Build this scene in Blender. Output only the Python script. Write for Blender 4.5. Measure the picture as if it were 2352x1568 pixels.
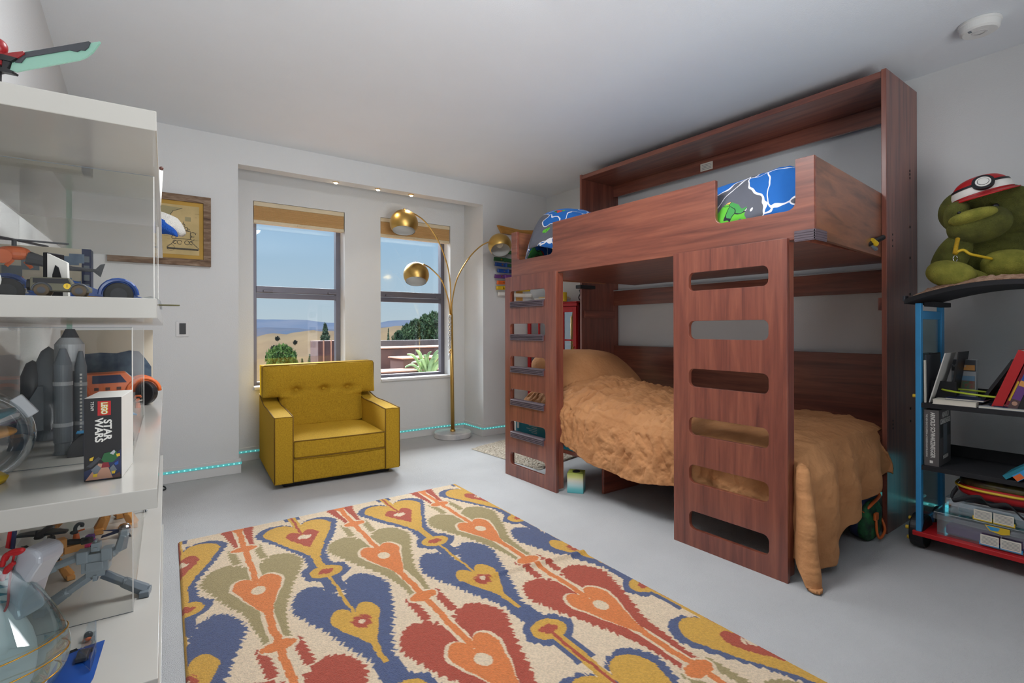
import bpy, bmesh, math, random
import numpy as np
from mathutils import Vector, Matrix, noise
R = math.radians; PI = math.pi
random.seed(7)
for o in list(bpy.data.objects): bpy.data.objects.remove(o)
sc = bpy.context.scene; col = sc.collection

# ---------------------------------------------------------------- camera
CAM = Vector((0, 0, 1.06)); YAW = R(36.08); ROLL = R(0.16); F = 1176.0; CX = 1176.0; CY = 754.5
fw = Vector((math.sin(YAW), math.cos(YAW), 0)); rt = Vector((math.cos(YAW), -math.sin(YAW), 0)); upv = Vector((0, 0, 1))
cxv = rt*math.cos(ROLL) - upv*math.sin(ROLL); cyv = upv*math.cos(ROLL) + rt*math.sin(ROLL)
cam = bpy.data.objects.new('camera', bpy.data.cameras.new('camera')); col.objects.link(cam)
cam.matrix_world = Matrix(((cxv.x, cyv.x, -fw.x, CAM.x), (cxv.y, cyv.y, -fw.y, CAM.y), (cxv.z, cyv.z, -fw.z, CAM.z), (0, 0, 0, 1)))
cam.data.sensor_fit = 'HORIZONTAL'; cam.data.sensor_width = 36; cam.data.lens = 18.0
cam.data.shift_y = (CY-784)/2352; cam.data.clip_start = 0.02; cam.data.clip_end = 8000
sc.camera = cam
def ray(px, py):
    u = px-CX; v = py-CY; c, s = math.cos(ROLL), math.sin(ROLL)
    return fw + rt*((u*c-v*s)/F) - upv*((u*s+v*c)/F)
def at(px, py, d): return CAM + ray(px, py)*d           # point at distance d along the view axis
def onz(px, py, z): r = ray(px, py); return CAM + r*((z-CAM.z)/r.z)
def ony(px, py, y): r = ray(px, py); return CAM + r*(y/r.y)
def onx(px, py, x): r = ray(px, py); return CAM + r*(x/r.x)

# ---------------------------------------------------------------- view, world, lights
sc.view_settings.view_transform = 'Standard'; sc.view_settings.look = 'None'
sc.view_settings.exposure = 0.14; sc.view_settings.gamma = 1.0; sc.view_settings.use_curve_mapping = False
W = bpy.data.worlds.new('sky'); sc.world = W; W.use_nodes = True
def s2l(c): return tuple(((v/255)/12.92 if v/255 <= .04045 else ((v/255+.055)/1.055)**2.4) for v in c)
nt = W.node_tree; nt.nodes.clear()
tc = nt.nodes.new('ShaderNodeTexCoord'); sx = nt.nodes.new('ShaderNodeSeparateXYZ'); rp = nt.nodes.new('ShaderNodeValToRGB')
bg = nt.nodes.new('ShaderNodeBackground'); wo = nt.nodes.new('ShaderNodeOutputWorld')
nt.links.new(tc.outputs['Generated'], sx.inputs[0]); nt.links.new(sx.outputs['Z'], rp.inputs[0])
nt.links.new(rp.outputs[0], bg.inputs[0]); nt.links.new(bg.outputs[0], wo.inputs[0])
e = rp.color_ramp.elements; e[0].position = 0; e[0].color = (*s2l((182, 196, 205)), 1)
e[1].position = .5; e[1].color = (*s2l((95, 145, 200)), 1)
for p, c in ((.06, (172, 193, 208)), (.16, (155, 186, 212)), (.26, (132, 172, 210))):
    n = e.new(p); n.color = (*s2l(c), 1)
bg.inputs[1].default_value = 1.0
def light(name, kind, loc, energy, color=(1, 1, 1), target=None, **k):
    l = bpy.data.lights.new(name, kind); l.energy = energy; l.color = color
    for a, b in k.items(): setattr(l, a, b)
    o = bpy.data.objects.new(name, l); col.objects.link(o); o.location = loc
    if target: o.rotation_euler = (Vector(target)-Vector(loc)).to_track_quat('-Z', 'Y').to_euler()
    return o
light('sun', 'SUN', (0, 0, 30), 1.7, (1, .95, .86), (18, 10, 0), angle=R(1))
light('fill_windows', 'AREA', (2.6, 12, 7.0), 6500, (.93, .97, 1), (1.6, 4.7, 1.4), shape='RECTANGLE', size=11, size_y=4.6)  # added soft fill outside, above the view, to boost light through the windows
light('fill_rear', 'AREA', (.75, -1.5, .75), 33, (.96, .98, 1), (1.15, 1.1, 2.475), shape='RECTANGLE', size=1.4, size_y=1.2, spread=R(95))  # added unseen fill behind the camera
light('fill_ceiling', 'AREA', (.95, 1.55, 2.455), 50, (.96, .98, 1), (.95, 1.9, 0), shape='DISK', size=.9)  # added fill disk under the ceiling, out of view, not a real fixture

sc.cycles.transparent_max_bounces = 32
# ---------------------------------------------------------------- materials
M = {}
def mat(name, rgb, rough=.5, metal=0, var=.06, vscale=6, bump=0, bscale=80, coat=0, emis=None, estr=0, alpha=1, sheen=0, spec=.5, stretch=None, c2=None, trans=0):
    m = bpy.data.materials.new(name); m.use_nodes = True; t = m.node_tree; b = t.nodes['Principled BSDF']; L = t.links
    base = s2l(rgb); o = s2l(c2) if c2 else tuple(v*(1-var*3) for v in base)
    co = t.nodes.new('ShaderNodeTexCoord'); mp = t.nodes.new('ShaderNodeMapping'); L.new(co.outputs['Object'], mp.inputs[0])
    if stretch: mp.inputs['Scale'].default_value = stretch
    n = t.nodes.new('ShaderNodeTexNoise'); n.inputs['Scale'].default_value = vscale; n.inputs['Detail'].default_value = 5; L.new(mp.outputs[0], n.inputs[0])
    r = t.nodes.new('ShaderNodeValToRGB'); r.color_ramp.elements[0].position = .35; r.color_ramp.elements[1].position = .65
    r.color_ramp.elements[0].color = (*o, 1); r.color_ramp.elements[1].color = (*base, 1)
    L.new(n.outputs[0], r.inputs[0]); L.new(r.outputs[0], b.inputs['Base Color'])
    b.inputs['Roughness'].default_value = rough; b.inputs['Metallic'].default_value = metal
    b.inputs['Specular IOR Level'].default_value = spec; b.inputs['Coat Weight'].default_value = coat; b.inputs['Coat Roughness'].default_value = .12
    b.inputs['Alpha'].default_value = alpha; b.inputs['Sheen Weight'].default_value = sheen; b.inputs['Sheen Roughness'].default_value = .5; b.inputs['Sheen Tint'].default_value = (*s2l(rgb), 1)
    b.inputs['Transmission Weight'].default_value = trans
    if emis: b.inputs['Emission Color'].default_value = (*s2l(emis), 1); b.inputs['Emission Strength'].default_value = estr
    if bump:
        n2 = t.nodes.new('ShaderNodeTexNoise'); n2.inputs['Scale'].default_value = bscale; n2.inputs['Detail'].default_value = 4; L.new(mp.outputs[0], n2.inputs[0])
        bp = t.nodes.new('ShaderNodeBump'); bp.inputs['Strength'].default_value = bump; bp.inputs['Distance'].default_value = .01
        L.new(n2.outputs[0], bp.inputs['Height']); L.new(bp.outputs[0], b.inputs['Normal'])
    M[name] = m; return m
def wood(name, dark, mid, light_, scale, rough=.42, coat=.7):
    m = mat(name, mid, rough, coat=coat); m.node_tree.nodes['Principled BSDF'].inputs['Coat Roughness'].default_value = .27; t = m.node_tree; L = t.links; b = t.nodes['Principled BSDF']
    n = [x for x in t.nodes if x.type == 'TEX_NOISE'][0]; mp = [x for x in t.nodes if x.type == 'MAPPING'][0]; r = [x for x in t.nodes if x.type == 'VALTORGB'][0]
    mp.inputs['Scale'].default_value = scale; n.inputs['Scale'].default_value = 1; n.inputs['Detail'].default_value = 8; n.inputs['Roughness'].default_value = .62; n.inputs['Distortion'].default_value = .5
    el = r.color_ramp.elements; el[0].position = .3; el[0].color = (*s2l(dark), 1); el[1].position = .72; el[1].color = (*s2l(light_), 1)
    k = el.new(.5); k.color = (*s2l(mid), 1)
    bp = t.nodes.new('ShaderNodeBump'); bp.inputs['Strength'].default_value = .08; bp.inputs['Distance'].default_value = .003
    L.new(n.outputs[0], bp.inputs['Height']); L.new(bp.outputs[0], b.inputs['Normal']); return m
def clear(name, tint=(1, 1, 1), gloss=.04, rough=.02, gcol=(1, 1, 1)):
    m = bpy.data.materials.new(name); m.use_nodes = True; t = m.node_tree; t.nodes.clear(); L = t.links
    o = t.nodes.new('ShaderNodeOutputMaterial'); tr = t.nodes.new('ShaderNodeBsdfTransparent'); gl = t.nodes.new('ShaderNodeBsdfGlossy')
    fr = t.nodes.new('ShaderNodeLayerWeight'); fr.inputs[0].default_value = .25; mx = t.nodes.new('ShaderNodeMixShader')
    ma = t.nodes.new('ShaderNodeMath'); ma.operation = 'MULTIPLY_ADD'; ma.inputs[1].default_value = .3; ma.inputs[2].default_value = gloss; ma.use_clamp = True
    tr.inputs[0].default_value = (*tint, 1); gl.inputs[0].default_value = (*gcol, 1); gl.inputs['Roughness'].default_value = rough
    L.new(fr.outputs['Fresnel'], ma.inputs[0]); L.new(ma.outputs[0], mx.inputs[0]); L.new(tr.outputs[0], mx.inputs[1]); L.new(gl.outputs[0], mx.inputs[2]); L.new(mx.outputs[0], o.inputs[0])
    M[name] = m; return m
mat('wall', (212, 213, 213), .9, var=.006, vscale=3, bump=.18, bscale=160)
mat('ceil', (229, 234, 239), .95, var=.006, vscale=3, bump=.12, bscale=160)
mat('carpet', (200, 200, 201), .98, var=.022, vscale=3.5, bump=.9, bscale=320, sheen=.3)
mat('trimw', (212, 211, 210), .5, var=.01)
mat('white_gloss', (190, 187, 180), .16, var=.01, coat=.4)
mat('white_plastic', (225, 225, 222), .35, var=.01)
mat('alu', (110, 108, 118), .45, .5, var=.03)
mat('blind', (216, 182, 132), .85, var=.08, vscale=2, c2=(198, 162, 110), stretch=(.2, .2, 120))
mat('blind_rail', (212, 196, 165), .5, var=.03)
wood('wood_v', (88, 42, 34), (118, 62, 48), (140, 80, 60), (26, 26, 1.7))
wood('wood_h', (92, 46, 36), (122, 66, 50), (146, 86, 64), (26, 1.5, 26))
wood('wood_side', (84, 52, 36), (124, 76, 52), (148, 92, 62), (2.2, 26, 20), .45)
wood('wood_x', (88, 42, 34), (122, 60, 46), (152, 82, 60), (1.6, 26, 26))
wood('oak', (150, 100, 40), (190, 138, 66), (206, 156, 84), (3, 20, 20), .5, 0)
wood('barn', (66, 46, 34), (118, 94, 74), (158, 138, 118), (8, 30, 40), .8, 0)
mat('mustard', (184, 146, 28), .92, var=.05, vscale=140, bump=.25, bscale=500, sheen=1.0, c2=(160, 122, 18))
mat('mustard_dark', (120, 88, 16), .9, var=.05)
mat('brass', (206, 168, 96), .38, 1, var=.05, vscale=3)
mat('brass_dark', (140, 104, 54), .4, 1, var=.08, vscale=3)
mat('marble', (214, 212, 208), .25, var=.04, vscale=7, c2=(176, 176, 180), coat=.3)
mat('duvet', (190, 136, 90), .9, var=.05, vscale=5, bump=.5, bscale=38, sheen=.3, c2=(174, 120, 76))
mat('grey_rubber', (88, 76, 84), .5, var=.05)
mat('black', (22, 22, 26), .45, var=.05)
mat('black_matte', (30, 30, 34), .8, var=.08, bump=.1)
mat('dark_grey', (62, 64, 70), .5, var=.06)
mat('mid_grey', (110, 118, 126), .5, var=.05)
mat('light_grey', (176, 180, 184), .4, var=.03)
mat('white', (228, 226, 220), .5, var=.02)
mat('paper', (222, 216, 202), .8, var=.03)
mat('red', (186, 24, 30), .45, var=.04)
mat('red_dark', (128, 18, 36), .5, var=.04)
mat('orange', (226, 108, 46), .42, var=.05)
mat('tan_plastic', (224, 158, 82), .45, var=.06)
mat('yellow', (222, 184, 40), .5, var=.05)
mat('green', (46, 104, 62), .7, var=.08)
mat('blue', (28, 78, 160), .35, var=.06, coat=.3)
mat('navy', (38, 48, 84), .6, var=.06)
mat('teal', (30, 132, 152), .5, var=.08)
mat('sky_blue', (58, 150, 206), .4, var=.03)
mat('purple', (104, 58, 128), .6, var=.06)
mat('magenta', (196, 40, 100), .4, var=.05)
mat('brown', (84, 42, 30), .5, var=.1)
mat('gold', (210, 160, 70), .3, 1, var=.05)
mat('chrome', (200, 200, 205), .15, 1, var=.03)
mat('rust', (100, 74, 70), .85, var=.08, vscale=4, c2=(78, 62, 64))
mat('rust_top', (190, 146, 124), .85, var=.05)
mat('robot_grey', (150, 162, 170), .4, var=.03); mat('robot_dark', (98, 108, 116), .4, var=.04); mat('khaki', (92, 90, 74), .6, var=.05); mat('khaki_dark', (84, 70, 52), .7, var=.05); mat('hood_grey', (176, 180, 188), .3, coat=.4, var=.01)
mat('led', (90, 200, 205), .5, emis=(90, 186, 182), estr=.32)
mat('led_bright', (150, 240, 240), .5, emis=(150, 232, 226), estr=.85)
mat('bulb', (255, 240, 210), .3, emis=(255, 236, 200), estr=14)
mat('bulb_off', (225, 220, 205), .25)
clear('glass', (.97, .985, .985), .02); clear('acrylic', (.99, .993, .988), .012); clear('acrylic_tint', (.7, .9, .82), .12); clear('clear_blue', (.72, .86, .88), .2)
clear('bubble', (.9, .93, .95), .16)

# ---------------------------------------------------------------- builders
WM = {}                                                  # world matrices of things
def tag(o, label=None, cat=None, group=None, kind=None):
    if label: o['label'] = label
    if cat: o['category'] = cat
    if group: o['group'] = group
    if kind: o['kind'] = kind
    return o
def thing(name, label, cat, loc=(0, 0, 0), rz=0, group=None, kind=None):
    o = bpy.data.objects.new(name, None); col.objects.link(o); o.location = loc; o.rotation_euler = (0, 0, rz); o.empty_display_size = .05
    WM[o.name] = Matrix.Translation(Vector(loc)) @ Matrix.Rotation(rz, 4, 'Z')
    return tag(o, label, cat, group, kind)
class MB:
    def __init__(s, T=None): s.b = bmesh.new(); s.T = T or Matrix.Identity(4)
    def _v(s, p): return s.b.verts.new(s.T @ Vector(p))
    def face(s, vs):
        try: return s.b.faces.new(vs)
        except ValueError: return None
    def box(s, x0, x1, y0, y1, z0, z1, m=None):
        m = m or Matrix.Identity(4)
        v = [s._v(m @ Vector((x, y, z))) for x in (x0, x1) for y in (y0, y1) for z in (z0, z1)]
        for f in ((0, 1, 3, 2), (4, 6, 7, 5), (0, 4, 5, 1), (2, 3, 7, 6), (0, 2, 6, 4), (1, 5, 7, 3)): s.face([v[i] for i in f])
        return s
    def cbox(s, c, d, m=None):
        M_ = Matrix.Translation(Vector(c)) @ (m or Matrix.Identity(4)); return s.box(-d[0]/2, d[0]/2, -d[1]/2, d[1]/2, -d[2]/2, d[2]/2, M_)
    def tube(s, pts, r, n=12, cap=True):
        pts = [Vector(p) for p in pts]; rs = r if isinstance(r, (list, tuple)) else [r]*len(pts); rings = []; pu = None
        for i, p in enumerate(pts):
            d = (pts[min(i+1, len(pts)-1)]-pts[max(i-1, 0)]); d = d.normalized() if d.length > 1e-9 else Vector((0, 0, 1))
            if pu is None: pu = d.orthogonal().normalized()
            a = (pu - d*pu.dot(d)); a = a.normalized() if a.length > 1e-6 else d.orthogonal().normalized(); pu = a; b = d.cross(a)
            rings.append([s._v(p+(a*math.cos(2*PI*k/n)+b*math.sin(2*PI*k/n))*rs[i]) for k in range(n)])
        for i in range(len(rings)-1):
            for k in range(n): s.face([rings[i][k], rings[i][(k+1) % n], rings[i+1][(k+1) % n], rings[i+1][k]])
        if cap: s.face(rings[0][::-1]); s.face(rings[-1])
        return s
    def cyl(s, p, q, r, n=20): return s.tube([p, q], r, n)
    def lathe(s, prof, n=32, m=None, close=False):
        m = m or Matrix.Identity(4); rings = []
        for r, z in prof: rings.append([s._v(m @ Vector((r*math.cos(2*PI*k/n), r*math.sin(2*PI*k/n), z))) for k in range(n)] if r > 1e-6 else [s._v(m @ Vector((0, 0, z)))])
        for a, b in zip(rings, rings[1:]):
            for k in range(n):
                k2 = (k+1) % n
                if len(a) == 1 and len(b) == 1: continue
                if len(a) == 1: s.face([a[0], b[k], b[k2]])
                elif len(b) == 1: s.face([a[k], b[0], a[k2]][::-1] if 0 else [a[k2], a[k], b[0]])
                else: s.face([a[k], b[k], b[k2], a[k2]])
        return s
    def ball(s, c, r, m=None, u=24, v=14, e=1.0):
        r = Vector((r, r, r)) if isinstance(r, (int, float)) else Vector(r)
        T = Matrix.Translation(Vector(c)) @ (m or Matrix.Identity(4)); f = lambda t: math.copysign(abs(t)**e, t)
        rings = []
        for j in range(v+1):
            ph = -PI/2+PI*j/v
            if j in (0, v): rings.append([s._v(T @ Vector((0, 0, r.z*f(math.sin(ph)))))])
            else: rings.append([s._v(T @ Vector((r.x*f(math.cos(ph))*f(math.cos(2*PI*k/u)), r.y*f(math.cos(ph))*f(math.sin(2*PI*k/u)), r.z*f(math.sin(ph))))) for k in range(u)])
        for a, b in zip(rings, rings[1:]):
            for k in range(u):
                k2 = (k+1) % u
                if len(a) == 1: s.face([a[0], b[k2], b[k]])
                elif len(b) == 1: s.face([a[k], a[k2], b[0]])
                else: s.face([a[k], a[k2], b[k2], b[k]])
        return s
    def prism(s, poly, a, b, ax='z', m=None):
        m = m or Matrix.Identity(4)
        def P(p, h): return {'z': (p[0], p[1], h), 'y': (p[0], h, p[1]), 'x': (h, p[0], p[1])}[ax]
        A = [s._v(m @ Vector(P(p, a))) for p in poly]; B = [s._v(m @ Vector(P(p, b))) for p in poly]; n = len(poly)
        s.face(A[::-1]); s.face(B)
        for k in range(n): s.face([A[k], A[(k+1) % n], B[(k+1) % n], B[k]])
        return s
    def grid(s, fn, nu, nv, back=0):
        g = [[s._v(fn(i/nu, j/nv)) for j in range(nv+1)] for i in range(nu+1)]
        for i in range(nu):
            for j in range(nv): s.face([g[i][j], g[i+1][j], g[i+1][j+1], g[i][j+1]])
        return s
    def mesh(s, me, m=None):
        s.b.from_mesh(me)
        return s
    def build(s, name, mt, parent=None, smooth=False, bevel=0, sub=0, solid=0, local=False, keep=False, recalc=True):
        if recalc: bmesh.ops.recalc_face_normals(s.b, faces=s.b.faces)
        me = bpy.data.meshes.new(name); s.b.to_mesh(me); s.b.free()
        if isinstance(mt, (list, tuple)):
            for x in mt: me.materials.append(M[x])
        else: me.materials.append(M[mt])
        o = bpy.data.objects.new(name, me); col.objects.link(o)
        if parent:
            if not local: me.transform(WM[parent.name].inverted())
            o.parent = parent; WM[o.name] = WM[parent.name].copy()
        elif not keep and len(me.vertices):
            co = [v.co for v in me.vertices]; c = Vector([(min(p[i] for p in co)+max(p[i] for p in co))/2 for i in range(3)]); c.z = min(p.z for p in co)
            me.transform(Matrix.Translation(-c)); o.location = c; WM[o.name] = Matrix.Translation(c)
        else: WM[o.name] = Matrix.Identity(4)
        if smooth: me.polygons.foreach_set('use_smooth', [True]*len(me.polygons))
        if solid: md = o.modifiers.new('s', 'SOLIDIFY'); md.thickness = solid; md.offset = 0
        if bevel: md = o.modifiers.new('b', 'BEVEL'); md.width = bevel; md.segments = 3 if bevel > .004 else 2; md.limit_method = 'ANGLE'; md.angle_limit = R(40); md.harden_normals = False
        if sub: md = o.modifiers.new('u', 'SUBSURF'); md.levels = sub; md.render_levels = sub
        return o
def curve_mesh(kind, setup):
    cu = bpy.data.curves.new('tmp', kind); setup(cu); ob = bpy.data.objects.new('tmp', cu); col.objects.link(ob)
    bpy.context.view_layer.update(); me = bpy.data.meshes.new_from_object(ob.evaluated_get(bpy.context.evaluated_depsgraph_get()))
    bpy.data.objects.remove(ob); bpy.data.curves.remove(cu); return me
def plate(loops, depth, mtx, name, mt, parent=None, bevel=0, res=1):
    # flat board with holes: loops are lists of 2D points, mtx maps (x, y, depth) to the world
    def st(cu):
        cu.dimensions = '2D'; cu.fill_mode = 'BOTH'; cu.extrude = depth/2
        for lp in loops:
            sp = cu.splines.new('POLY'); sp.points.add(len(lp)-1); sp.use_cyclic_u = True
            for k, p in enumerate(lp): sp.points[k].co = (p[0], p[1], 0, 1)
    me = curve_mesh('CURVE', st); me.transform(mtx); b = MB(); b.mesh(me)
    bmesh.ops.remove_doubles(b.b, verts=b.b.verts, dist=1e-5); return b.build(name, mt, parent, bevel=bevel)
def rrect(x0, x1, y0, y1, r, n=6):
    out = []
    for cx_, cy_, a in ((x1-r, y1-r, 0), (x0+r, y1-r, 90), (x0+r, y0+r, 180), (x1-r, y0+r, 270)):
        out += [(cx_+r*math.cos(R(a+90*k/n)), cy_+r*math.sin(R(a+90*k/n))) for k in range(n+1)]
    return out
def text(s, size, mtx, name, mt, parent, depth=.0006, sx=1, align='CENTER', bold=0, sp=1):
    def st(cu):
        cu.body = s; cu.size = size; cu.extrude = depth; cu.align_x = align; cu.align_y = 'CENTER'; cu.offset = bold; cu.space_character = sp; cu.resolution_u = 3
    me = curve_mesh('FONT', st); me.transform(mtx @ Matrix.Diagonal((sx, 1, 1, 1))); b = MB(); b.mesh(me); return b.build(name, mt, parent)
def frame(o, x, y):                                       # matrix from origin, x axis, y axis
    x = Vector(x).normalized(); y = Vector(y).normalized(); z = x.cross(y)
    return Matrix(((x.x, y.x, z.x, o[0]), (x.y, y.y, z.y, o[1]), (x.z, y.z, z.z, o[2]), (0, 0, 0, 1)))
def fbm(p, o=4): return noise.fractal(Vector(p), 1.0, 2.0, o, noise_basis='PERLIN_ORIGINAL')
def ridged(p, o=3):
    a, v, s_ = 1, 0, 0
    for k in range(o): v += a*(1-abs(noise.noise(Vector(p)*(2**k)+Vector((k*7.1, 0, 3.3*k))))*2); s_ += a; a *= .5
    return v/s_
def spline(pts, n=8):
    out = []; P = [Vector(p) for p in pts]; P = [2*P[0]-P[1]]+P+[2*P[-1]-P[-2]]
    for i in range(1, len(P)-2):
        for k in range(n):
            t = k/n; a, b, c, d = P[i-1:i+3]
            out.append(.5*((2*b)+(c-a)*t+(2*a-5*b+4*c-d)*t*t+(3*b-a-3*c+d)*t**3))
    return out+[P[-2]]
def interp(x, xs, ys):
    if x <= xs[0]: return ys[0]
    for a, b, c, d in zip(xs, xs[1:], ys, ys[1:]):
        if x <= b: t = (x-a)/(b-a); t = t*t*(3-2*t); return c+(d-c)*t
    return ys[-1]
# ================================================================ room shell
XL, XR, YB, YW, YA, ZC = -.34, 3.57, -2.45, 4.25, 4.61, 2.475
def struct(name, mb, mt, parent=None, **k):
    o = mb.build(name, mt, parent, keep=True, **k)
    if not parent: o['kind'] = 'structure'
    return o
struct('floor', MB().box(XL-.2, XR+.2, YB-.2, YA+.2, -.15, 0), 'carpet')
struct('ceiling', MB().box(XL-.2, XR+.2, YB-.2, YA+.3, ZC, ZC+.25), 'ceil')
struct('wall_left', MB().box(XL-.15, XL, YB, YW, 0, ZC), 'wall')
struct('wall_right', MB().box(XR, XR+.15, YB, YW, 0, ZC), 'wall')
struct('wall_rear', MB().box(XL-.15, XR+.15, YB-.15, YB, 0, ZC), 'wall')
AX0, AX1 = .595, 2.745; WZ0, WZ1 = .588, 2.11; WINS = ((.755, 1.50), (1.835, 2.58))
b = MB(); b.box(XL-.15, AX0, YW, 4.85, 0, ZC); b.box(AX1, XR+.15, YW, 4.85, 0, ZC)
b.box(AX0, AX1, YA, 4.85, 0, WZ0); b.box(AX0, AX1, YA, 4.85, WZ1, ZC)
for a, c in ((AX0, .755), (1.50, 1.835), (2.58, AX1)): b.box(a, c, YA, 4.85, WZ0, WZ1)
struct('wall_far', b, 'wall')
struct('trim_1', MB().box(AX0, AX1, YW, YW+.12, 2.283, ZC), 'wall')
BH = .108
def bb(name, *bx):
    b = MB()
    for q in bx: b.box(*q, .0, BH)
    struct(name, b, 'trimw', bevel=.003)
bb('baseboard_far', (XL, AX0+.014, YW-.014, YW)); bb('baseboard_alcove_left', (AX0, AX0+.014, YW, YA)); bb('baseboard_alcove', (AX0+.014, AX1-.014, YA-.014, YA))
bb('baseboard_alcove_right', (AX1-.014, AX1, YW, YA)); bb('baseboard_far_right', (AX1-.014, XR, YW-.014, YW)); bb('baseboard_right', (XR-.014, XR, YB, YW-.014)); bb('baseboard_left', (XL, XL+.014, YB, YW-.014))
# windows
for i, (x0, x1) in enumerate(WINS):
    w = thing('window_%d' % (i+1), None, None, (x0, 4.74, WZ0), kind='structure')
    b = MB(); fy0, fy1 = 4.74, 4.80
    b.box(x0, x0+.045, fy0, fy1, WZ0, WZ1); b.box(x1-.04, x1, fy0, fy1, WZ0, WZ1); b.box(x0+.045, x1-.04, fy0, fy1, WZ0, WZ0+.028); b.box(x0+.045, x1-.04, fy0, fy1, WZ1-.04, WZ1)
    b.build('window_frame', 'alu', w, bevel=.002)
    b = MB(); b.box(x0+.04, x1-.035, 4.745, 4.775, 1.325, 1.368); b.box(x0+.04, x1-.035, 4.725, 4.79, 1.372, 1.425); b.build('meeting_rail', 'alu', w, bevel=.002)
    for xx in (x0+.09, x1-.12): MB().box(xx, xx+.075, 4.70, 4.725, 1.375, 1.392).build('latch', 'alu', w, bevel=.002)
    MB().box(x0+.04, x1-.035, 4.765, 4.768, WZ0+.028, 1.33).build('lower_pane', 'glass', w)
    MB().box(x0+.04, x1-.035, 4.782, 4.785, 1.42, WZ1-.04).build('upper_pane', 'glass', w)
    MB().box(x0, x1, YA-.022, 4.74, WZ0-.022, WZ0+.002).build('window_sill', 'trimw', w, bevel=.003)
    s = thing('cellular_shade', 'tan pleated window shade pulled up at the top of the %s window' % ('left' if i == 0 else 'right'), 'window shade', (x0, 4.64, 1.93), group=None)
    MB().box(x0+.004, x1-.004, 4.615, 4.675, 2.072, 2.108).build('headrail', 'blind_rail', s, bevel=.003)
    b = MB(); n = 16; zt, zb = 2.072, 1.958
    for k in range(n):
        z0 = zb+(zt-zb)*k/n; z1 = zb+(zt-zb)*(k+1)/n; zm = (z0+z1)/2
        b.prism([(4.622, z0), (4.616, zm), (4.622, z1), (4.662, z1), (4.668, zm), (4.662, z0)], x0+.006, x1-.006, 'x')
    b.build('pleated_fabric', 'blind', s)
    MB().box(x0+.004, x1-.004, 4.618, 4.668, 1.932, 1.958).build('bottom_rail', 'blind_rail', s, bevel=.003)
    MB().box((x0+x1)/2-.03, (x0+x1)/2+.03, 4.606, 4.618, 1.938, 1.946).build('pull_tab', 'blind_rail', s, bevel=.001)
# LED strips on the baseboards
def led(runs, label):
    t = thing('led_strip', label, 'strip light', (*runs[0][0], .068)); tapes = MB(); dio = MB(); dio2 = MB(); k = 0
    for (a, c) in runs:
        a = Vector((*a, 0)); c = Vector((*c, 0)); d = (c-a); L = d.length; d.normalize(); nrm = Vector((d.y, -d.x, 0))
        def bx(B, s0, s1, o, z0, z1): B.prism([tuple((a+d*s0+nrm*0)[:2]), tuple((a+d*s1)[:2]), tuple((a+d*s1+nrm*o)[:2]), tuple((a+d*s0+nrm*o)[:2])], z0, z1)
        bx(tapes, 0, L, .003, .066, .084); s_ = .017
        while s_ < L-.01: bx(dio, s_-.004, s_+.004, .0045, .071, .079); s_ += .034
    tapes.build('tape', 'led', t); dio.build('diodes', 'led_bright', t)['kind'] = 'stuff'
led([((XL, YW-.0145), (AX0+.0145, YW-.0145)), ], 'cyan light strip on the baseboard beside the display shelves')
led([((AX0+.0145, YW-.014), (AX0+.0145, YA-.0145)), ((AX0+.0145, YA-.0145), (AX1-.0145, YA-.0145)), ((AX1-.0145, YA-.0145), (AX1-.0145, YW-.0145)), ((AX1-.0145, YW-.0145), (XR-.0145, YW-.0145))], 'long cyan light strip on the baseboard around the window alcove')
led([((XR-.0145, 1.3), (XR-.0145, -.4))], 'cyan light strip on the right wall behind the blue bookshelf')
light('led_glow', 'AREA', (XR-.03, .86, .075), .04, (.1, .85, 1), (XR-1, .9, .08), shape='RECTANGLE', size=.02, size_y=.5)
# alcove spotlights
SP = [(771, 418), (868, 434), (944, 447)]
for i, (px, py) in enumerate(SP):
    p = ony(px, py, 4.31)
    t = thing('ceiling_spotlight', 'small lit gold spotlight in the alcove, %s of the three' % ('leftmost', 'middle', 'rightmost')[i], 'spotlight', (p.x, p.y, p.z), group=None)
    MB().cyl((p.x, p.y, 2.2835), (p.x, p.y, p.z+.012), .012).build('stem', 'brass', t)
    m = Matrix.Translation(p) @ Matrix.Rotation(R(12), 4, 'X')
    MB().lathe([(0, .018), (.020, .016), (.026, .004), (.027, -.004), (.024, -.004), (.02, .006), (0, .010)], 24, m).build('housing', 'gold', t, smooth=True)
    MB().ball(p+Vector((0, -.006, -.006)), (.017, .017, .012)).build('bulb', 'bulb', t, smooth=True)
    light('spot_lamp', 'SPOT', p+Vector((0, -.02, -.03)), 5, (1, .86, .68), p+Vector((0, -.2, -1)), spot_size=R(100), spot_blend=.8, shadow_soft_size=.02)
# ================================================================ outside
mat('dry_grass', (238, 194, 140), .95, var=.08, vscale=.02, c2=(214, 168, 122)); mat('far_hill_haze', (176, 176, 186), .95, var=.05, vscale=.004, c2=(154, 164, 182)); mat('mid_hill', (172, 158, 160), .95, var=.05, vscale=.01, c2=(140, 152, 168))  # distant hills: aerial haze is put into their bluish base colours
mat('oak_leaf', (64, 76, 68), .9, var=.15, vscale=3, bump=.8, bscale=6); mat('pine_leaf', (136, 154, 122), .9, var=.15, vscale=3, bump=.8, bscale=9); mat('bright_leaf', (158, 190, 96), .9, var=.15, vscale=2, c2=(96, 128, 70)); mat('grove_leaf', (134, 160, 112), .9, var=.2, vscale=1.6, c2=(84, 108, 82))
mat('agave', (172, 196, 132), .5, var=.08, vscale=4, c2=(104, 134, 92)); mat('bark', (92, 70, 54), .9); mat('fascia', (112, 106, 106), .8, var=.06, vscale=20)
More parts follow.
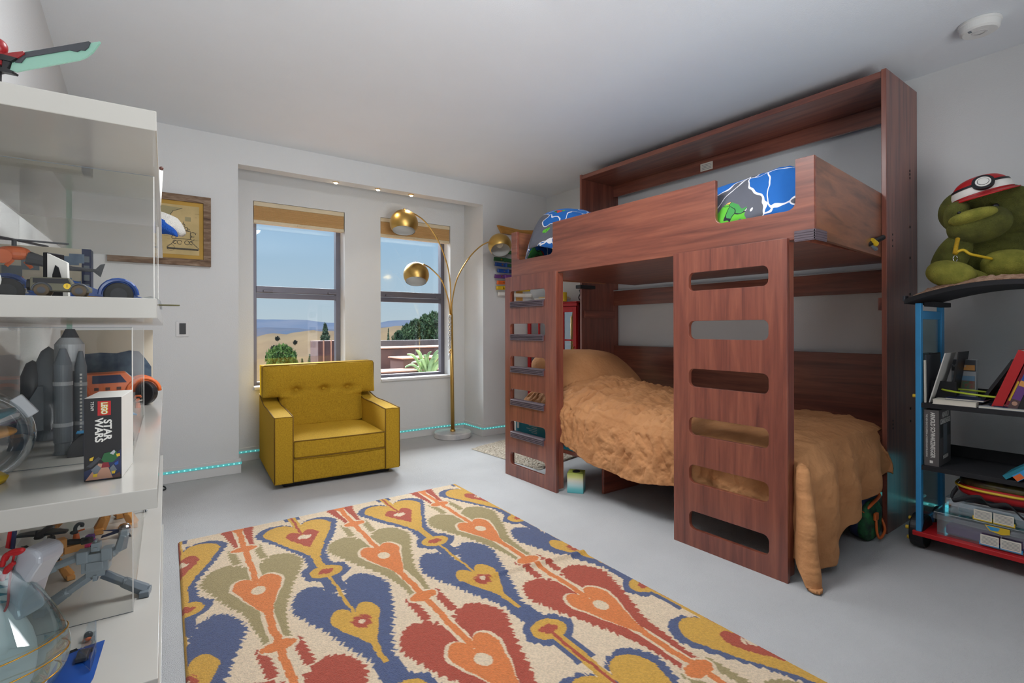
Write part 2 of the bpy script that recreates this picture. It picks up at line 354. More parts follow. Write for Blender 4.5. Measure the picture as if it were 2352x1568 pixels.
def hill(name, d, pts, zb, mt, y1, label=None, amp=0):
    # a ridge standing at distance d, its skyline measured from the view, its foot running toward the house
    b = MB(); n = 90; top = [];
    for i in range(n+1):
        px = 300+i*(1400/n); py = interp(px, [p[0] for p in pts], [p[1] for p in pts]); p = at(px, py, d)
        p.z += amp*fbm((px*.03, d*.01, 0)); top.append(p)
    rows = []
    for j in range(13):
        f = j/12; row = []
        for p in top:
            q = Vector((p.x*(1-f*y1), p.y*(1-f*y1), 0)); q.z = p.z*(1-f)+zb*f + amp*1.2*math.sin(f*PI)*fbm((q.x*.6/d*10, q.y*.6/d*10, 2))*3; row.append(b._v(q))
        rows.append(row)
    for a, c in zip(rows, rows[1:]):
        for i in range(n): b.face([a[i], a[i+1], c[i+1], c[i]])
    back = [b._v(Vector((p.x*1.3, p.y*1.3, zb-5))) for p in top]
    for i in range(n): b.face([rows[0][i+1], rows[0][i], back[i], back[i+1]])
    o = b.build(name, mt, smooth=True, keep=True); tag(o, label, 'hill'); return o
hill('distant_mountain', 3000, [(300, 728), (600, 733), (690, 734), (760, 741), (860, 742), (900, 736), (940, 735), (990, 745), (1700, 745)], -120, 'far_hill_haze', .45, 'hazy blue mountain range on the horizon seen through the windows', 3)
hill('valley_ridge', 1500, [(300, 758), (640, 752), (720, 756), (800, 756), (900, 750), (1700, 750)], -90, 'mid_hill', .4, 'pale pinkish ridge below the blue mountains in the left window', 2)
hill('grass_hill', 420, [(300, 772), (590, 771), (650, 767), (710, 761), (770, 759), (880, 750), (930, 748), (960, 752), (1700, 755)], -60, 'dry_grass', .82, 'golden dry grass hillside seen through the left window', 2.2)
def foliage(c, r, mt, parent, n=1400, seed=1, name='foliage', size=.12, shape='round', vs=1.0):
    rd = random.Random(seed); b = MB(); c = Vector(c); r = Vector(r)
    b.ball(c-Vector((0, 0, r.z*(.25 if shape == 'cone' else 0))), r*(.42 if shape == 'cone' else .55), u=14, v=9)
    for k in range(n):
        th = rd.random()*2*PI; h = rd.random()*2-1
        if shape == 'cone': w = (1-h)/2*.95+.05
        else: w = math.sqrt(max(0, 1-h*h))
        rr = w*(.62+.40*rd.random())*(1+.38*noise.noise(Vector((math.cos(th)*1.6+seed, math.sin(th)*1.6, h*2.6)))); p = c+Vector((r.x*rr*math.cos(th), r.y*rr*math.sin(th), r.z*h))
        s_ = size*(.6+.8*rd.random()); m = Matrix.Translation(p) @ Matrix.Rotation(rd.random()*6, 4, 'Z') @ Matrix.Rotation(rd.random()*3, 4, 'X')
        v = [b._v(m @ Vector(q)) for q in ((-s_*.5, 0, 0), (s_*.5, 0, 0), (0, 0, s_*1.4))]; b.face(v)
    return b.build(name, mt, parent, recalc=False)
def tree(name, px, ptop, pbot, d, wpx, mt, label, seed, shape='round', n=1500, leaf=.1, group=None, cat='tree'):
    top = at(px, ptop, d); bot = at(px, pbot, d); rz = (top.z-bot.z)/2; w = wpx/2/F*d; t = thing(name, label, cat, bot, group=group)
    foliage((top+bot)/2+Vector((0, 0, rz*.05)), (w, w, rz), mt, t, n, seed, size=leaf*w, shape=shape)
    MB().cyl(bot-Vector((0, 0, rz*.6)), (top+bot)/2, w*.08, 8).build('trunk', 'bark', t)
    return t
tree('oak_tree', 637, 774, 782, 260, 11, 'oak_leaf', 'small dark oak highest up the golden hillside', 3, n=300, leaf=.35)
tree('oak_tree', 678, 782, 791, 240, 9, 'oak_leaf', 'small dark oak to the right of the hilltop oak on the golden slope', 4, n=300, leaf=.35)
tree('oak_tree', 629, 794, 807, 210, 14, 'oak_leaf', 'dark spreading oak just above the big bright green tree', 5, n=400, leaf=.3)
tree('leafy_tree', 647, 797, 870, 34, 66, 'bright_leaf', 'bright green bushy tree behind the armchair back in the left window', 6, 'round', 3500, .17)
tree('pine_tree', 747, 747, 800, 46, 26, 'pine_leaf', 'grey green pine rising above the rusted steel box in the left window', 8, 'cone', 1500, .3)
tree('young_conifer', 694, 825, 860, 40, 13, 'pine_leaf', 'small dark conifer right of the bright green tree', 9, 'cone', 500, .4)
tree('young_conifer', 712, 816, 860, 42, 16, 'pine_leaf', 'taller dark conifer just left of the rusted steel box', 10, 'cone', 500, .4)
tree('young_conifer', 892, 755, 790, 60, 8, 'pine_leaf', 'slim conifer at the left edge of the right window view', 11, 'cone', 400, .4)
GR = [(915, 762, 795, 26), (935, 747, 795, 34), (955, 737, 795, 40), (976, 728, 795, 44), (997, 721, 795, 46), (1020, 716, 795, 50), (1045, 714, 795, 52)]
for i, (px, a, c, w) in enumerate(GR):
    tree('grove_tree', px, a, c+10, (30, 34, 31, 36, 32, 38, 33)[i], w, 'grove_leaf', ('low green tree at the left end of the grove in the right window', 'green tree second from the left end of the grove', 'green tree third from the left end of the grove in the right window', 'dense green tree in the middle of the grove in the right window', 'tall green tree right of the middle of the grove', 'tall green tree in the grove beside the right window frame', 'tallest grove tree, mostly hidden by the right window frame')[i], 20+i, 'round', 2200, .22, 'trees of the grove beyond the steel planters')
# steel planters on the terrace
p = at(876, 782, 8.2); q = at(1040, 775, 8.2)
MB().box(p.x-.1, q.x+2, p.y, p.y+.15, -1.5, p.z).build('terrace_fascia', 'fascia'); tag(col.objects[-1], 'dark grey fascia beam behind the rusted planters in the right window', 'beam')
def slab(name, x0, x1, y0, y1, z0, z1, label):
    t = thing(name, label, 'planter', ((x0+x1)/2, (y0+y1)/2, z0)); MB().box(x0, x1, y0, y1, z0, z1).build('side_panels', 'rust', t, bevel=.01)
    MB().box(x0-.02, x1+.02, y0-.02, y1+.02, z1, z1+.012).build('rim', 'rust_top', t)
    return t
c0 = at(878, 799, 6.6); c1 = at(1045, 806, 6.0)
slab('steel_planter', c0.x-.15, c1.x+1.2, c0.y, c0.y+.5, -.9, c0.z-.01, 'long rusted steel planter under the grey beam in the right window')
c0 = at(905, 822, 6.15); slab('steel_planter', c0.x, c0.x+.9, c0.y-.28, c0.y+.12, -.9, c0.z, 'middle rusted steel planter step left of the spiky plant')
c0 = at(876, 848, 5.8); slab('steel_planter', c0.x-.3, c0.x+1.0, c0.y-.33, c0.y-.02, -.9, c0.z-.01, 'lowest rusted steel planter step at the right window sill')
c0 = at(727, 783, 9.0); c1 = at(775, 785, 9.0); t = thing('steel_planter', 'tall ribbed rusted steel box in the left window', 'planter', (c0.x, c0.y, -1))
MB().box(c0.x, c0.x+1.0, c0.y-.1, c0.y+.4, -1.5, c0.z).build('side_panels', 'rust', t)
for k in range(4): MB().box(c0.x+.08+.1*k*1.3, c0.x+.1+.1*k*1.3, c0.y-.12, c0.y-.1, -1.5, c0.z+.01).build('rib', 'rust_top', t)
c0 = at(985, 856, 5.75); t = thing('broadleaf_plant', 'pale green plant with long pointed leaves over the planters in the right window', 'plant', (c0.x, c0.y, c0.z-.1)); rd = random.Random(5)
LV = [(930, 842, 12), (935, 812, 14), (955, 803, 20), (962, 828, 22), (972, 815, 22), (990, 806, 18), (1000, 822, 24), (1010, 802, 20), (1015, 835, 20), (945, 832, 16), (978, 838, 22), (1020, 812, 22), (950, 848, 14), (1030, 825, 22)]
for k, (px, py, w) in enumerate(LV):
    tip = at(px, py, 5.55+.02*k); base = Vector((c0.x+.02*(k % 5)-.04, c0.y+.03*(k % 3), c0.z-.12)); d = tip-base; side = d.cross(Vector((.3, -1, .25))).normalized(); b = MB(); n = 10; rows = []
    for i in range(n+1):
        f = i/n; c_ = base+d*f+Vector((0, 0, .10*math.sin(f*PI))); wd = w/F*5.6*.28*math.sin(PI*min(1, f*.9+.1))**.7+.002
        rows.append([b._v(c_-side*wd), b._v(c_+Vector((0, -.01, -.012))), b._v(c_+side*wd)])
    for a, c_ in zip(rows, rows[1:]): b.face([a[0], a[1], c_[1], c_[0]]); b.face([a[1], a[2], c_[2], c_[1]])
    b.build('leaf', 'agave', t, smooth=True, solid=.004)
MB().ball((c0.x, c0.y, c0.z-.16), (.1, .1, .1)).build('crown', 'pine_leaf', t)
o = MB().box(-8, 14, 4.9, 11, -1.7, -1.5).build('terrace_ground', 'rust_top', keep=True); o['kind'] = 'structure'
# ================================================================ wall bunk bed
bed = thing('bunk_bed', 'tall mahogany brown fold-down wall bunk bed with two ladder panels', 'bunk bed', (2.85, 2.05, 0))
Y0, Y1, XF, XB = .99, 3.25, 3.10, 3.56
def part(name, mt, bx, parent=bed, bevel=.002):
    b = MB()
    for q in bx: b.box(*q)
    return b.build(name, mt, parent, bevel=bevel)
p = part('side_panel', 'wood_v', [(XF, XB, Y0, Y0+.023, 0, 2.392)])
b = MB()
for z in (1.93, 1.91, 1.89, 1.62, 1.45, 1.25, .62, .55): b.cyl((3.44, Y0-.0005, z-.012), (3.44, Y0-.0005, z+.0), .0035, 8)
for z in (1.55, 1.52, 1.49, .58, .56, .54, .33): b.cyl((3.18, Y0-.0005, z-.01), (3.18, Y0-.0005, z), .0025, 8)
b.build('peg_holes', 'black', p)
part('side_panel', 'wood_v', [(XF, XB, Y1-.023, Y1, 0, 2.392)])
part('top_board', 'wood_h', [(XF+.004, XB, Y0+.023, Y1-.023, 2.352, 2.386)])
tr = part('top_rail', 'wood_h', [(3.50, 3.52, Y0+.023, Y1-.023, 2.252, 2.352)])
part('back_rail', 'wood_h', [(3.50, 3.52, Y0+.023, Y1-.023, 1.266, 1.398)])
part('back_rail', 'wood_h', [(3.50, 3.52, Y0+.023, Y1-.023, .36, .905)])
part('rail_edge_strip', 'light_grey', [(3.494, 3.50, Y0+.023, Y1-.023, 1.399, 1.405)])
for yy in (Y0+.023, Y1-.045): part('wall_cleat', 'wood_x', [(XF+.02, XB-.06, yy, yy+.022, 1.15, 1.215)])
L = Vector((3.499, 0, 0)); a = onx(1609, 378, 3.499); c = onx(1637, 372, 3.499)
MB().box(3.4975, 3.4995, c.y, a.y, 2.262, 2.32).build('instruction_label', 'paper', tr)
b = MB()
for k in range(4): b.box(3.4965, 3.4975, c.y+.01, a.y-.012, 2.272+.011*k, 2.275+.011*k)
b.build('label_lines', 'mid_grey', tr)
# front guard panel of the upper bunk with two dips
ZT, ZB, ZN = 1.755, 1.425, 1.548
def dip(y0, y1, r=.035):
    o = [(y0, ZT)]; n = 5
    o += [(y0+r-r*math.cos(R(90*k/n)), ZN+r-r*math.sin(R(90*k/n))) for k in range(n+1)]
    o += [(y1-r+r*math.sin(R(90*k/n)), ZN+r-r*math.cos(R(90*k/n))) for k in range(n+1)]
    return o+[(y1, ZT)]
prof = [(.945, ZB), (.945, ZT)] + dip(1.018, 1.382) + dip(2.552, 2.945) + [(3.01, ZT), (3.01, ZB)]
XG = 2.19
up = plate([prof], .022, frame((XG+.011, 0, 0), (0, 1, 0), (0, 0, 1)), 'guard_panel', 'wood_h', bed, bevel=.0015)
b = MB(); b.prism([(XG+.022, .947), (3.12, 1.016), (3.12, 1.036), (XG+.022, .967)], ZB, ZT, 'z'); b.build('bunk_end_panel', 'wood_side', bed, bevel=.0015)
b = MB(); b.box(XG+.022, 3.12, 2.965, 2.985, ZB, ZT); b.build('bunk_end_panel', 'wood_side', bed, bevel=.0015)
part('bunk_floor', 'wood_h', [(XG+.022, 3.48, 1.04, 2.963, 1.433, 1.452)])
# ridged grey corner bumper and ladder treads
def ridged_cap(name, y0, y1, z, x, parent, end=0):
    b = MB(); pr = [(x+.012, z-.030), (x-.006, z-.030)]
    for k in range(4): zz = z-.030+.0105*k; pr += [(x-.012, zz+.002), (x-.012, zz+.007), (x-.007, zz+.0095)]
    pr += [(x+.0, z+.014), (x+.03, z+.014), (x+.03, z+.006), (x+.012, z+.006)]
    b.prism(pr, y0, y1, 'y'); return b.build(name, 'grey_rubber', parent)
b = MB()
for k in range(4): b.box(XG-.006, XG, .94, 1.02, 1.418+.010*k, 1.424+.010*k); b.box(XG-.006, XG+.10, .938, .944, 1.418+.010*k, 1.424+.010*k)
b.box(XG-.004, XG+.002, .942, 1.02, 1.414, 1.458); b.box(XG-.002, XG+.1, .9405, .946, 1.414, 1.458); b.build('corner_bumper', 'grey_rubber', up)
# ladders with rounded slots
def ladder(ya, yb, sa, sb, caps):
    holes = [rrect(sa, sb, z-.044, z+.044, .027) for z in (1.284, 1.051, .820, .586, .355, .130)]
    l = plate([[(ya, 0), (yb, 0), (yb, 1.432), (ya, 1.432)]]+holes, .022, frame((XG-.011, 0, 0), (0, 1, 0), (0, 0, 1)), 'ladder_panel', 'wood_v', bed, bevel=.0015)
    b = MB(); b.box(XG, XG+.045, ya+.004, ya+.022, .02, 1.42); b.box(XG, XG+.045, yb-.022, yb-.004, .02, 1.42); b.build('ladder_stile', 'wood_v', l, bevel=.001)
    if caps:
        for z in (1.284, 1.051, .820, .586, .355): ridged_cap('ladder_tread', sa+.015, sb-.015, z-.044, XG-.022, l)
ladder(1.042, 1.600, 1.120, 1.512, 0); ladder(2.497, 3.062, 2.604, 3.00, 1)
# gas strut and bracket on the bunk end
b = MB(); a = at(1975, 548, 2.50); c = at(2012, 572, 2.57)
b.tube([a, (a+c)/2, c], .010, 8); b.cbox((a+c)/2, (.012, .012, .03)); b.build('pivot_bracket', 'mid_grey', bed)
MB().tube([at(1990, 563, 2.52), at(2028, 545, 2.60)], .013, 12).build('gas_strut', 'black', bed)
MB().tube([at(2002, 552, 2.53), at(2012, 560, 2.55)], .0135, 12).build('yellow_sticker', 'yellow', bed)
MB().box(3.02, 3.09, Y0+.045, Y0+.06, 1.44, 1.66).build('pivot_plate', 'black', bed, bevel=.004)
MB().box(3.02, 3.2, Y1-.09, Y1-.03, 1.40, 1.43).build('pivot_plate', 'black', bed, bevel=.004)
# lower platform
part('lower_platform', 'wood_h', [(2.246, 3.5, 1.13, 3.165, .245, .270)])
for yy in (1.18, 2.30): part('platform_leg', 'wood_x', [(2.40, 3.45, yy, yy+.02, 0, .245)])
# mattresses
m1 = MB().box(2.36, 3.22, 1.15, 3.14, .271, .44).build('mattress', 'white', bevel=.03); tag(m1, 'lower bunk mattress lying under the tan duvet', 'mattress')
m2 = MB().box(2.25, 3.10, 1.06, 2.93, 1.453, 1.53).build('mattress', 'white', bevel=.03); tag(m2, 'upper bunk mattress under the blue patterned bedding', 'mattress')
# ---- tan duvet on the lower bunk
XE, YE = 2.255, 1.035                                     # front edge and foot edge of the mattress
def ztop(x, y):
    z = .555 + .035*math.sin((3.2-x)*2.6)*(.5+.5*math.sin(y*2.1+.4))
    z += .11*math.exp(-((y-2.55)/.38)**2)*math.exp(-((x-2.72)/.42)**2)
    z -= .05*max(0, (XE+.16-x)/.16)**2*(1 if x > XE else 1) + .04*max(0, (YE+.14-y)/.14)**2
    z -= .10*max(0, (y-2.75)/.3)**1.5*(.4 if x < 2.6 else .9)
    return z
FY = [.8, 1.05, 1.2, 1.6, 1.9, 2.2, 2.45, 2.62, 2.8, 3.1]; FH = [.50, .40, .30, .265, .30, .29, .24, .16, .11, .05]
FX = [2.2, 2.35, 2.5, 2.62, 2.8, 3.0, 3.1]; GH = [.46, .50, .50, .38, .31, .25, .20]
def duv(u, v):
    # u: 0 foot hem .. 1 head, v: 0 wall .. 1 front hem
    Lx, Ly = .95, 1.93                                   # lengths lying on the mattress
    s = v*(Lx+.5); xq = min(s, Lx)/Lx; x = 3.17-(3.17-XE)*xq
    gy = interp(x, FX, GH); t = u*(Ly+gy)-gy; y = YE+max(0, t)
    oy = max(0, -t); hx = interp(y if t > 0 else YE, FY, FH); ox = max(0, s-Lx)/.5*hx
    hang = math.hypot(ox, oy) if (ox > 0 and oy > 0) else ox+oy
    z = ztop(max(x, XE), max(y, YE)) - hang
    k = min(1, hang/.10); bx = by = 0
    if ox > 0 and oy > 0: th = math.atan2(oy, ox); r_ = .035+.16*hang*math.sin(2*th); bx = -math.cos(th)*r_; by = -math.sin(th)*r_
    elif ox > 0: bx = -.018*k
    elif oy > 0: by = -.030*k
    if hang > 0:
        fold = math.sin(y*17+3*fbm((y*2, z*2, 1)))*(.5+.5*fbm((y*3, 1, 4))); fx = math.sin(x*26+1.2)
        if ox > 0: bx -= .016*fold*k*min(1, ox/.2)
        if oy > 0: by -= (.022*fx+.012)*k*min(1, oy/.2)
    if oy > 0: x = min(x, 3.085-.02*math.sin(z*30))
    # wrinkles, strongest toward the head end
    A = interp(y, (1.0, 1.4, 1.9, 2.5), (.012, .020, .038, .042))
    q = Vector((x*3, y*3, z*3)); wx_ = x+.10*noise.noise(q); wy_ = y+.10*noise.noise(q+Vector((9, 2, 5))); wz_ = z+.06*noise.noise(q+Vector((3, 8, 1)))
    w = A*(ridged((wx_*4.2+wy_*2.5, wy_*6.5-wz_*3, wz_*3.5), 4)-.3)
    w2 = A*.55*ridged((wx_*12+wy_*5, wy_*15+wz_*6, wz_*9+3), 3)+A*.5*max(0, ridged((wx_*5-wy_*7, wy_*3+wx_*6, wz_*5+7), 2)-.35)
    nz = .9 if hang < .02 else .15
    z += (w+w2)*nz*(1 if hang < .02 else 1); bx -= (w+w2)*(1-nz)*(1 if ox > 0 else 0); by -= (w+w2)*(1-nz)*(1 if oy > 0 else 0)
    xx = x+bx
    if y > YE and oy < .02: xx = max(xx, 2.208)
    return Vector((xx, y+by, max(.012, z)))
o = MB().grid(duv, 420, 260).build('duvet', 'duvet', smooth=True, solid=.012); tag(o, 'crumpled tan duvet hanging over the front and foot of the lower bunk', 'duvet')
# pillow under a tan cover at the head end
def pil(u, v):
    a = u*2*PI; ph = -PI/2+v*PI; ex = .55; f = lambda t, e_: math.copysign(abs(t)**e_, t)
    x = f(math.cos(ph), .7)*f(math.cos(a), ex)*.47; y = f(math.cos(ph), .7)*f(math.sin(a), ex)*.27; z = math.sin(ph)*.11*(1+.25*math.cos(x*2.5)); z += .05*math.exp(-(x*x)/.06-(y*y)/.02)
    z += .006*ridged((x*6, y*12, z*8), 3)
    return Matrix.Translation((2.80, 2.84, .69)) @ Matrix.Rotation(R(34), 4, 'X') @ Matrix.Rotation(R(-3), 4, 'Z') @ Vector((x, y, z))
o = MB().grid(pil, 90, 50).build('pillow', 'duvet', smooth=True); tag(o, 'large tan pillow propped at the head of the lower bunk', 'pillow')
# ---- upper bunk bedding (plain racing-style pattern in blue, green and grey)
m = mat('race_print', (20, 98, 178), .85, bump=.35, bscale=30); t = m.node_tree; Lk = t.links; bs = t.nodes['Principled BSDF']
cc = t.nodes.new('ShaderNodeTexCoord'); mp = t.nodes.new('ShaderNodeMapping'); mp.inputs['Scale'].default_value = (1, 1, 1); nz = t.nodes.new('ShaderNodeTexNoise'); nz.inputs['Scale'].default_value = 5
mxv = t.nodes.new('ShaderNodeMix'); mxv.data_type = 'RGBA'; mxv.inputs[0].default_value = .22
Lk.new(cc.outputs['Object'], mp.inputs[0]); Lk.new(mp.outputs[0], nz.inputs[0]); Lk.new(mp.outputs[0], mxv.inputs[6]); Lk.new(nz.outputs['Color'], mxv.inputs[7])
def voro(feat, sc_): v = t.nodes.new('ShaderNodeTexVoronoi'); v.feature = feat; v.inputs['Scale'].default_value = sc_; Lk.new(mxv.outputs[2], v.inputs['Vector']); return v
va = voro('F1', 6.2); vb = voro('DISTANCE_TO_EDGE', 6.2); vc = voro('F1', 19); vd = voro('DISTANCE_TO_EDGE', 19)
def ramp(src, stops, const=True):
    r = t.nodes.new('ShaderNodeValToRGB'); r.color_ramp.interpolation = 'CONSTANT' if const else 'LINEAR'; e = r.color_ramp.elements
    e[0].position = stops[0][0]; e[0].color = (*s2l(stops[0][1]), 1); e[1].position = stops[1][0]; e[1].color = (*s2l(stops[1][1]), 1)
    for p_, c_ in stops[2:]: k = e.new(p_); k.color = (*s2l(c_), 1)
    Lk.new(src, r.inputs[0]); return r
sa = t.nodes.new('ShaderNodeSeparateColor'); Lk.new(va.outputs['Color'], sa.inputs[0]); sb = t.nodes.new('ShaderNodeSeparateColor'); Lk.new(vc.outputs['Color'], sb.inputs[0])
big = ramp(sa.outputs[0], [(0, (20, 98, 178)), (.42, (44, 118, 196)), (.58, (20, 98, 178)), (.8, (92, 94, 104))])
small = ramp(sb.outputs[0], [(0, (92, 180, 50)), (.3, (66, 148, 74)), (.5, (226, 222, 214)), (.68, (212, 66, 44)), (.78, (232, 182, 96)), (.9, (92, 94, 104))])
line = ramp(vb.outputs['Distance'], [(0, (0, 0, 0)), (.016, (255, 255, 255))]); ink = ramp(vd.outputs['Distance'], [(0, (0, 0, 0)), (.02, (255, 255, 255))])
mask = ramp(va.outputs['Distance'], [(0, (255, 255, 255)), (.36, (0, 0, 0))])
pick = ramp(sa.outputs[1], [(0, (0, 0, 0)), (.2, (255, 255, 255))])
def mixc(f, a, b): x = t.nodes.new('ShaderNodeMix'); x.data_type = 'RGBA'; Lk.new(f, x.inputs[0]); (Lk.new(a, x.inputs[6]) if not isinstance(a, tuple) else setattr(x.inputs[6], 'default_value', (*s2l(a), 1))); (Lk.new(b, x.inputs[7]) if not isinstance(b, tuple) else setattr(x.inputs[7], 'default_value', (*s2l(b), 1))); return x.outputs[2]
mm = t.nodes.new('ShaderNodeMath'); mm.operation = 'MULTIPLY'; Lk.new(mask.outputs[0], mm.inputs[0]); Lk.new(pick.outputs[0], mm.inputs[1])
inner = mixc(ink.outputs[0], (26, 26, 40), small.outputs[0]); c1 = mixc(line.outputs[0], (226, 226, 232), big.outputs[0]); Lk.new(mixc(mm.outputs[0], c1, inner), bs.inputs['Base Color'])
def upd(u, v):
    y = 1.045+u*(2.945-1.045); x = 3.08-v*(3.08-2.222); s = v
    z = 1.755+.012*math.sin(y*9)+.012*fbm((x*3, y*3, 0))
    z += .16*math.exp(-((y-2.72)/.26)**2)*(.55+.45*math.exp(-((x-2.55)/.3)**2)) + .03*math.exp(-((y-1.2)/.2)**2)
    z -= .02*max(0, 1-abs(y-1.85)/.45)
    e = max(0, (v-.80)/.20); z -= .24*e**2.6; fy = max(0, (u-.93)/.07); z -= .24*fy**2; ff = max(0, (.04-u)/.04); z -= .05*ff
    z += .010*ridged((x*5+y, y*7, 2), 3)
    return Vector((x-.004*e, y, max(z, 1.50)))
o = MB().grid(upd, 220, 80).build('patterned_bedding', 'race_print', smooth=True, solid=.01); tag(o, 'blue duvet with a colourful racing pattern on the upper bunk', 'duvet')
# ---- things around the bed
# boxes lying on the lower platform
a = onx(1180, 985, 2.32); t = thing('game_box', 'teal board game box seen through the slot of the smaller ladder', 'box', (2.40, 2.82, .271))
MB().box(2.255, 2.355, 2.70, 3.05, .271, .42).build('carton', 'teal', t, bevel=.003)
b = MB()
for k in range(5): b.box(2.253, 2.255, 2.80, 2.80+.06+.03*(k % 3), .32+.012*k, .323+.012*k)
b.build('small_print', 'light_grey', t); MB().box(2.252, 2.255, 3.01, 3.03, .33, .40).build('barcode', 'white', t)
t = thing('game_box', 'black and gold box on the lower bunk beside the teal box', 'box', (2.36, 2.66, .271)); MB().box(2.27, 2.355, 2.60, 2.69, .271, .40).build('carton', 'black', t, bevel=.003); MB().box(2.268, 2.27, 2.63, 2.688, .28, .39).build('gold_panel', 'gold', t)
t = thing('game_box', 'small teal box under the duvet edge just right of the smaller ladder', 'box', (2.32, 2.50, .271)); MB().box(2.245, 2.355, 2.40, 2.58, .271, .36).build('carton', 'teal', t, bevel=.003); MB().box(2.243, 2.245, 2.40, 2.42, .275, .355).build('white_edge', 'white', t)
# tissue box
t = thing('tissue_box', 'square green to blue tissue box on the carpet at the foot of the smaller ladder', 'tissue box', (2.30, 2.42, 0), R(-8))
c = Vector((2.305, 2.455, 0)); rm = Matrix.Translation(c) @ Matrix.Rotation(R(38), 4, 'Z')
mat('tissue_print', (120, 190, 190), .6, var=.05); g = M['tissue_print'].node_tree; bsd = g.nodes['Principled BSDF']; co = g.nodes.new('ShaderNodeTexCoord'); sp = g.nodes.new('ShaderNodeSeparateXYZ'); rr = g.nodes.new('ShaderNodeValToRGB')
g.links.new(co.outputs['Generated'], sp.inputs[0]); g.links.new(sp.outputs[2], rr.inputs[0]); g.links.new(rr.outputs[0], bsd.inputs['Base Color']); e = rr.color_ramp.elements
e[0].position = 0; e[0].color = (*s2l((80, 168, 176)), 1); e[1].position = 1; e[1].color = (*s2l((150, 160, 70)), 1)
for p_, c_ in ((.2, (110, 186, 190)), (.4, (176, 204, 204)), (.62, (206, 204, 190)), (.8, (200, 200, 130))): k = e.new(p_); k.color = (*s2l(c_), 1)
MB().box(-.052, .052, -.052, .052, 0, .128, rm).build('carton', 'tissue_print', t, bevel=.003); MB().lathe([(0, .1290), (.036, .1290)], 24, rm @ Matrix.Diagonal((1, .7, 1, 1))).build('opening', 'black', t)
# tan throw seen through the ladder, shag mat, white bin
def thr(u, v): return Vector((2.33+.22*u, 2.52+.30*v, .50+.07*math.sin(u*PI)*(1-v*.6)+.014*ridged((u*9, v*3, 1), 2)))
mat('mat_shag', (196, 186, 170), .98, var=.12, vscale=60, c2=(150, 138, 122), bump=1, bscale=120)
def shag(u, v):
    a_ = Vector((2.36, 3.86, 0)); b_ = Vector((3.02, 4.02, 0)); c_ = Vector((2.42, 2.98, 0)); p_ = a_+(b_-a_)*u+(c_-a_)*v; d = 1-(2*u-1)**10*1-(2*v-1)**10; d = max(0, min(1, d))
    k = noise.noise(Vector((p_.x*60, p_.y*60, 0)))
    return Vector((p_.x+.006*k, p_.y+.006*noise.noise(Vector((p_.x*60, p_.y*60, 9))), .003+.024*d**.5*(.75+.35*k)))
o = MB().grid(shag, 110, 130).build('shag_mat', 'mat_shag', smooth=True); tag(o, 'small beige shaggy mat on the carpet behind the smaller ladder', 'mat')
o = MB().box(2.552, 2.62, 3.50, 3.60, .028, .27).build('storage_bin', 'white_plastic', bevel=.008); tag(o, 'narrow white bin standing on the shaggy mat behind the smaller ladder', 'bin')
# backpack at the foot of the bed
t = thing('backpack', 'green, black and orange backpack on the floor at the foot of the lower bunk', 'backpack', (2.98, 1.05, 0))
mat('camo_green', (40, 110, 62), .7, c2=(22, 44, 38), vscale=30)
c = Vector((2.985, 1.06, 0))
MB().ball(c+Vector((-.0, 0, .155)), (.13, .045, .155), e=.7).build('main_bag', 'navy', t, smooth=True)
MB().ball(c+Vector((-.02, -.035, .10)), (.10, .035, .10), e=.65).build('front_pocket', 'camo_green', t, smooth=True)
MB().tube(spline([c+Vector((-.11, -.04, .15)), c+Vector((-.06, -.062, .19)), c+Vector((.04, -.06, .21)), c+Vector((.08, -.03, .22))]), .008, 8).build('zip', 'orange', t, smooth=True)
MB().tube(spline([c+Vector((-.05, -.075, .13)), c+Vector((-.055, -.08, .06)), c+Vector((-.03, -.085, .02)), c+Vector((.05, -.08, .04)), c+Vector((.075, -.06, .08)), c+Vector((.05, -.055, .10))]), .006, 8).build('strap', 'orange', t, smooth=True)
MB().cbox(c+Vector((-.052, -.076, .13)), (.04, .012, .035)).build('strap_tab', 'orange', t, bevel=.003)
# ---- red display cabinet against the right wall beyond the bed
t = thing('display_cabinet', 'red glazed cabinet against the right wall behind the bunk bed', 'cabinet', (3.42, 3.86, 0))
cx0, cy0, cy1, ct = 3.27, 3.47, 4.225, 1.30
b = MB(); b.box(cx0+.02, 3.555, cy0, cy0+.02, 0, ct); b.box(cx0+.02, 3.555, cy1-.02, cy1, 0, ct); b.box(3.54, 3.555, cy0, cy1, 0, ct); b.box(cx0+.02, 3.555, cy0, cy1, ct-.02, ct)
for z in (.05, .5, .9): b.box(cx0+.03, 3.54, cy0+.02, cy1-.02, z, z+.018)
b.build('body', 'red_dark', t, bevel=.002)
b = MB(); b.box(cx0-.015, 3.555, cy0-.012, cy1+.012, ct, ct+.012); b.box(cx0-.006, cx0+.02, cy0-.006, cy1+.006, ct-.03, ct); b.build('cornice', 'red', t, bevel=.004)
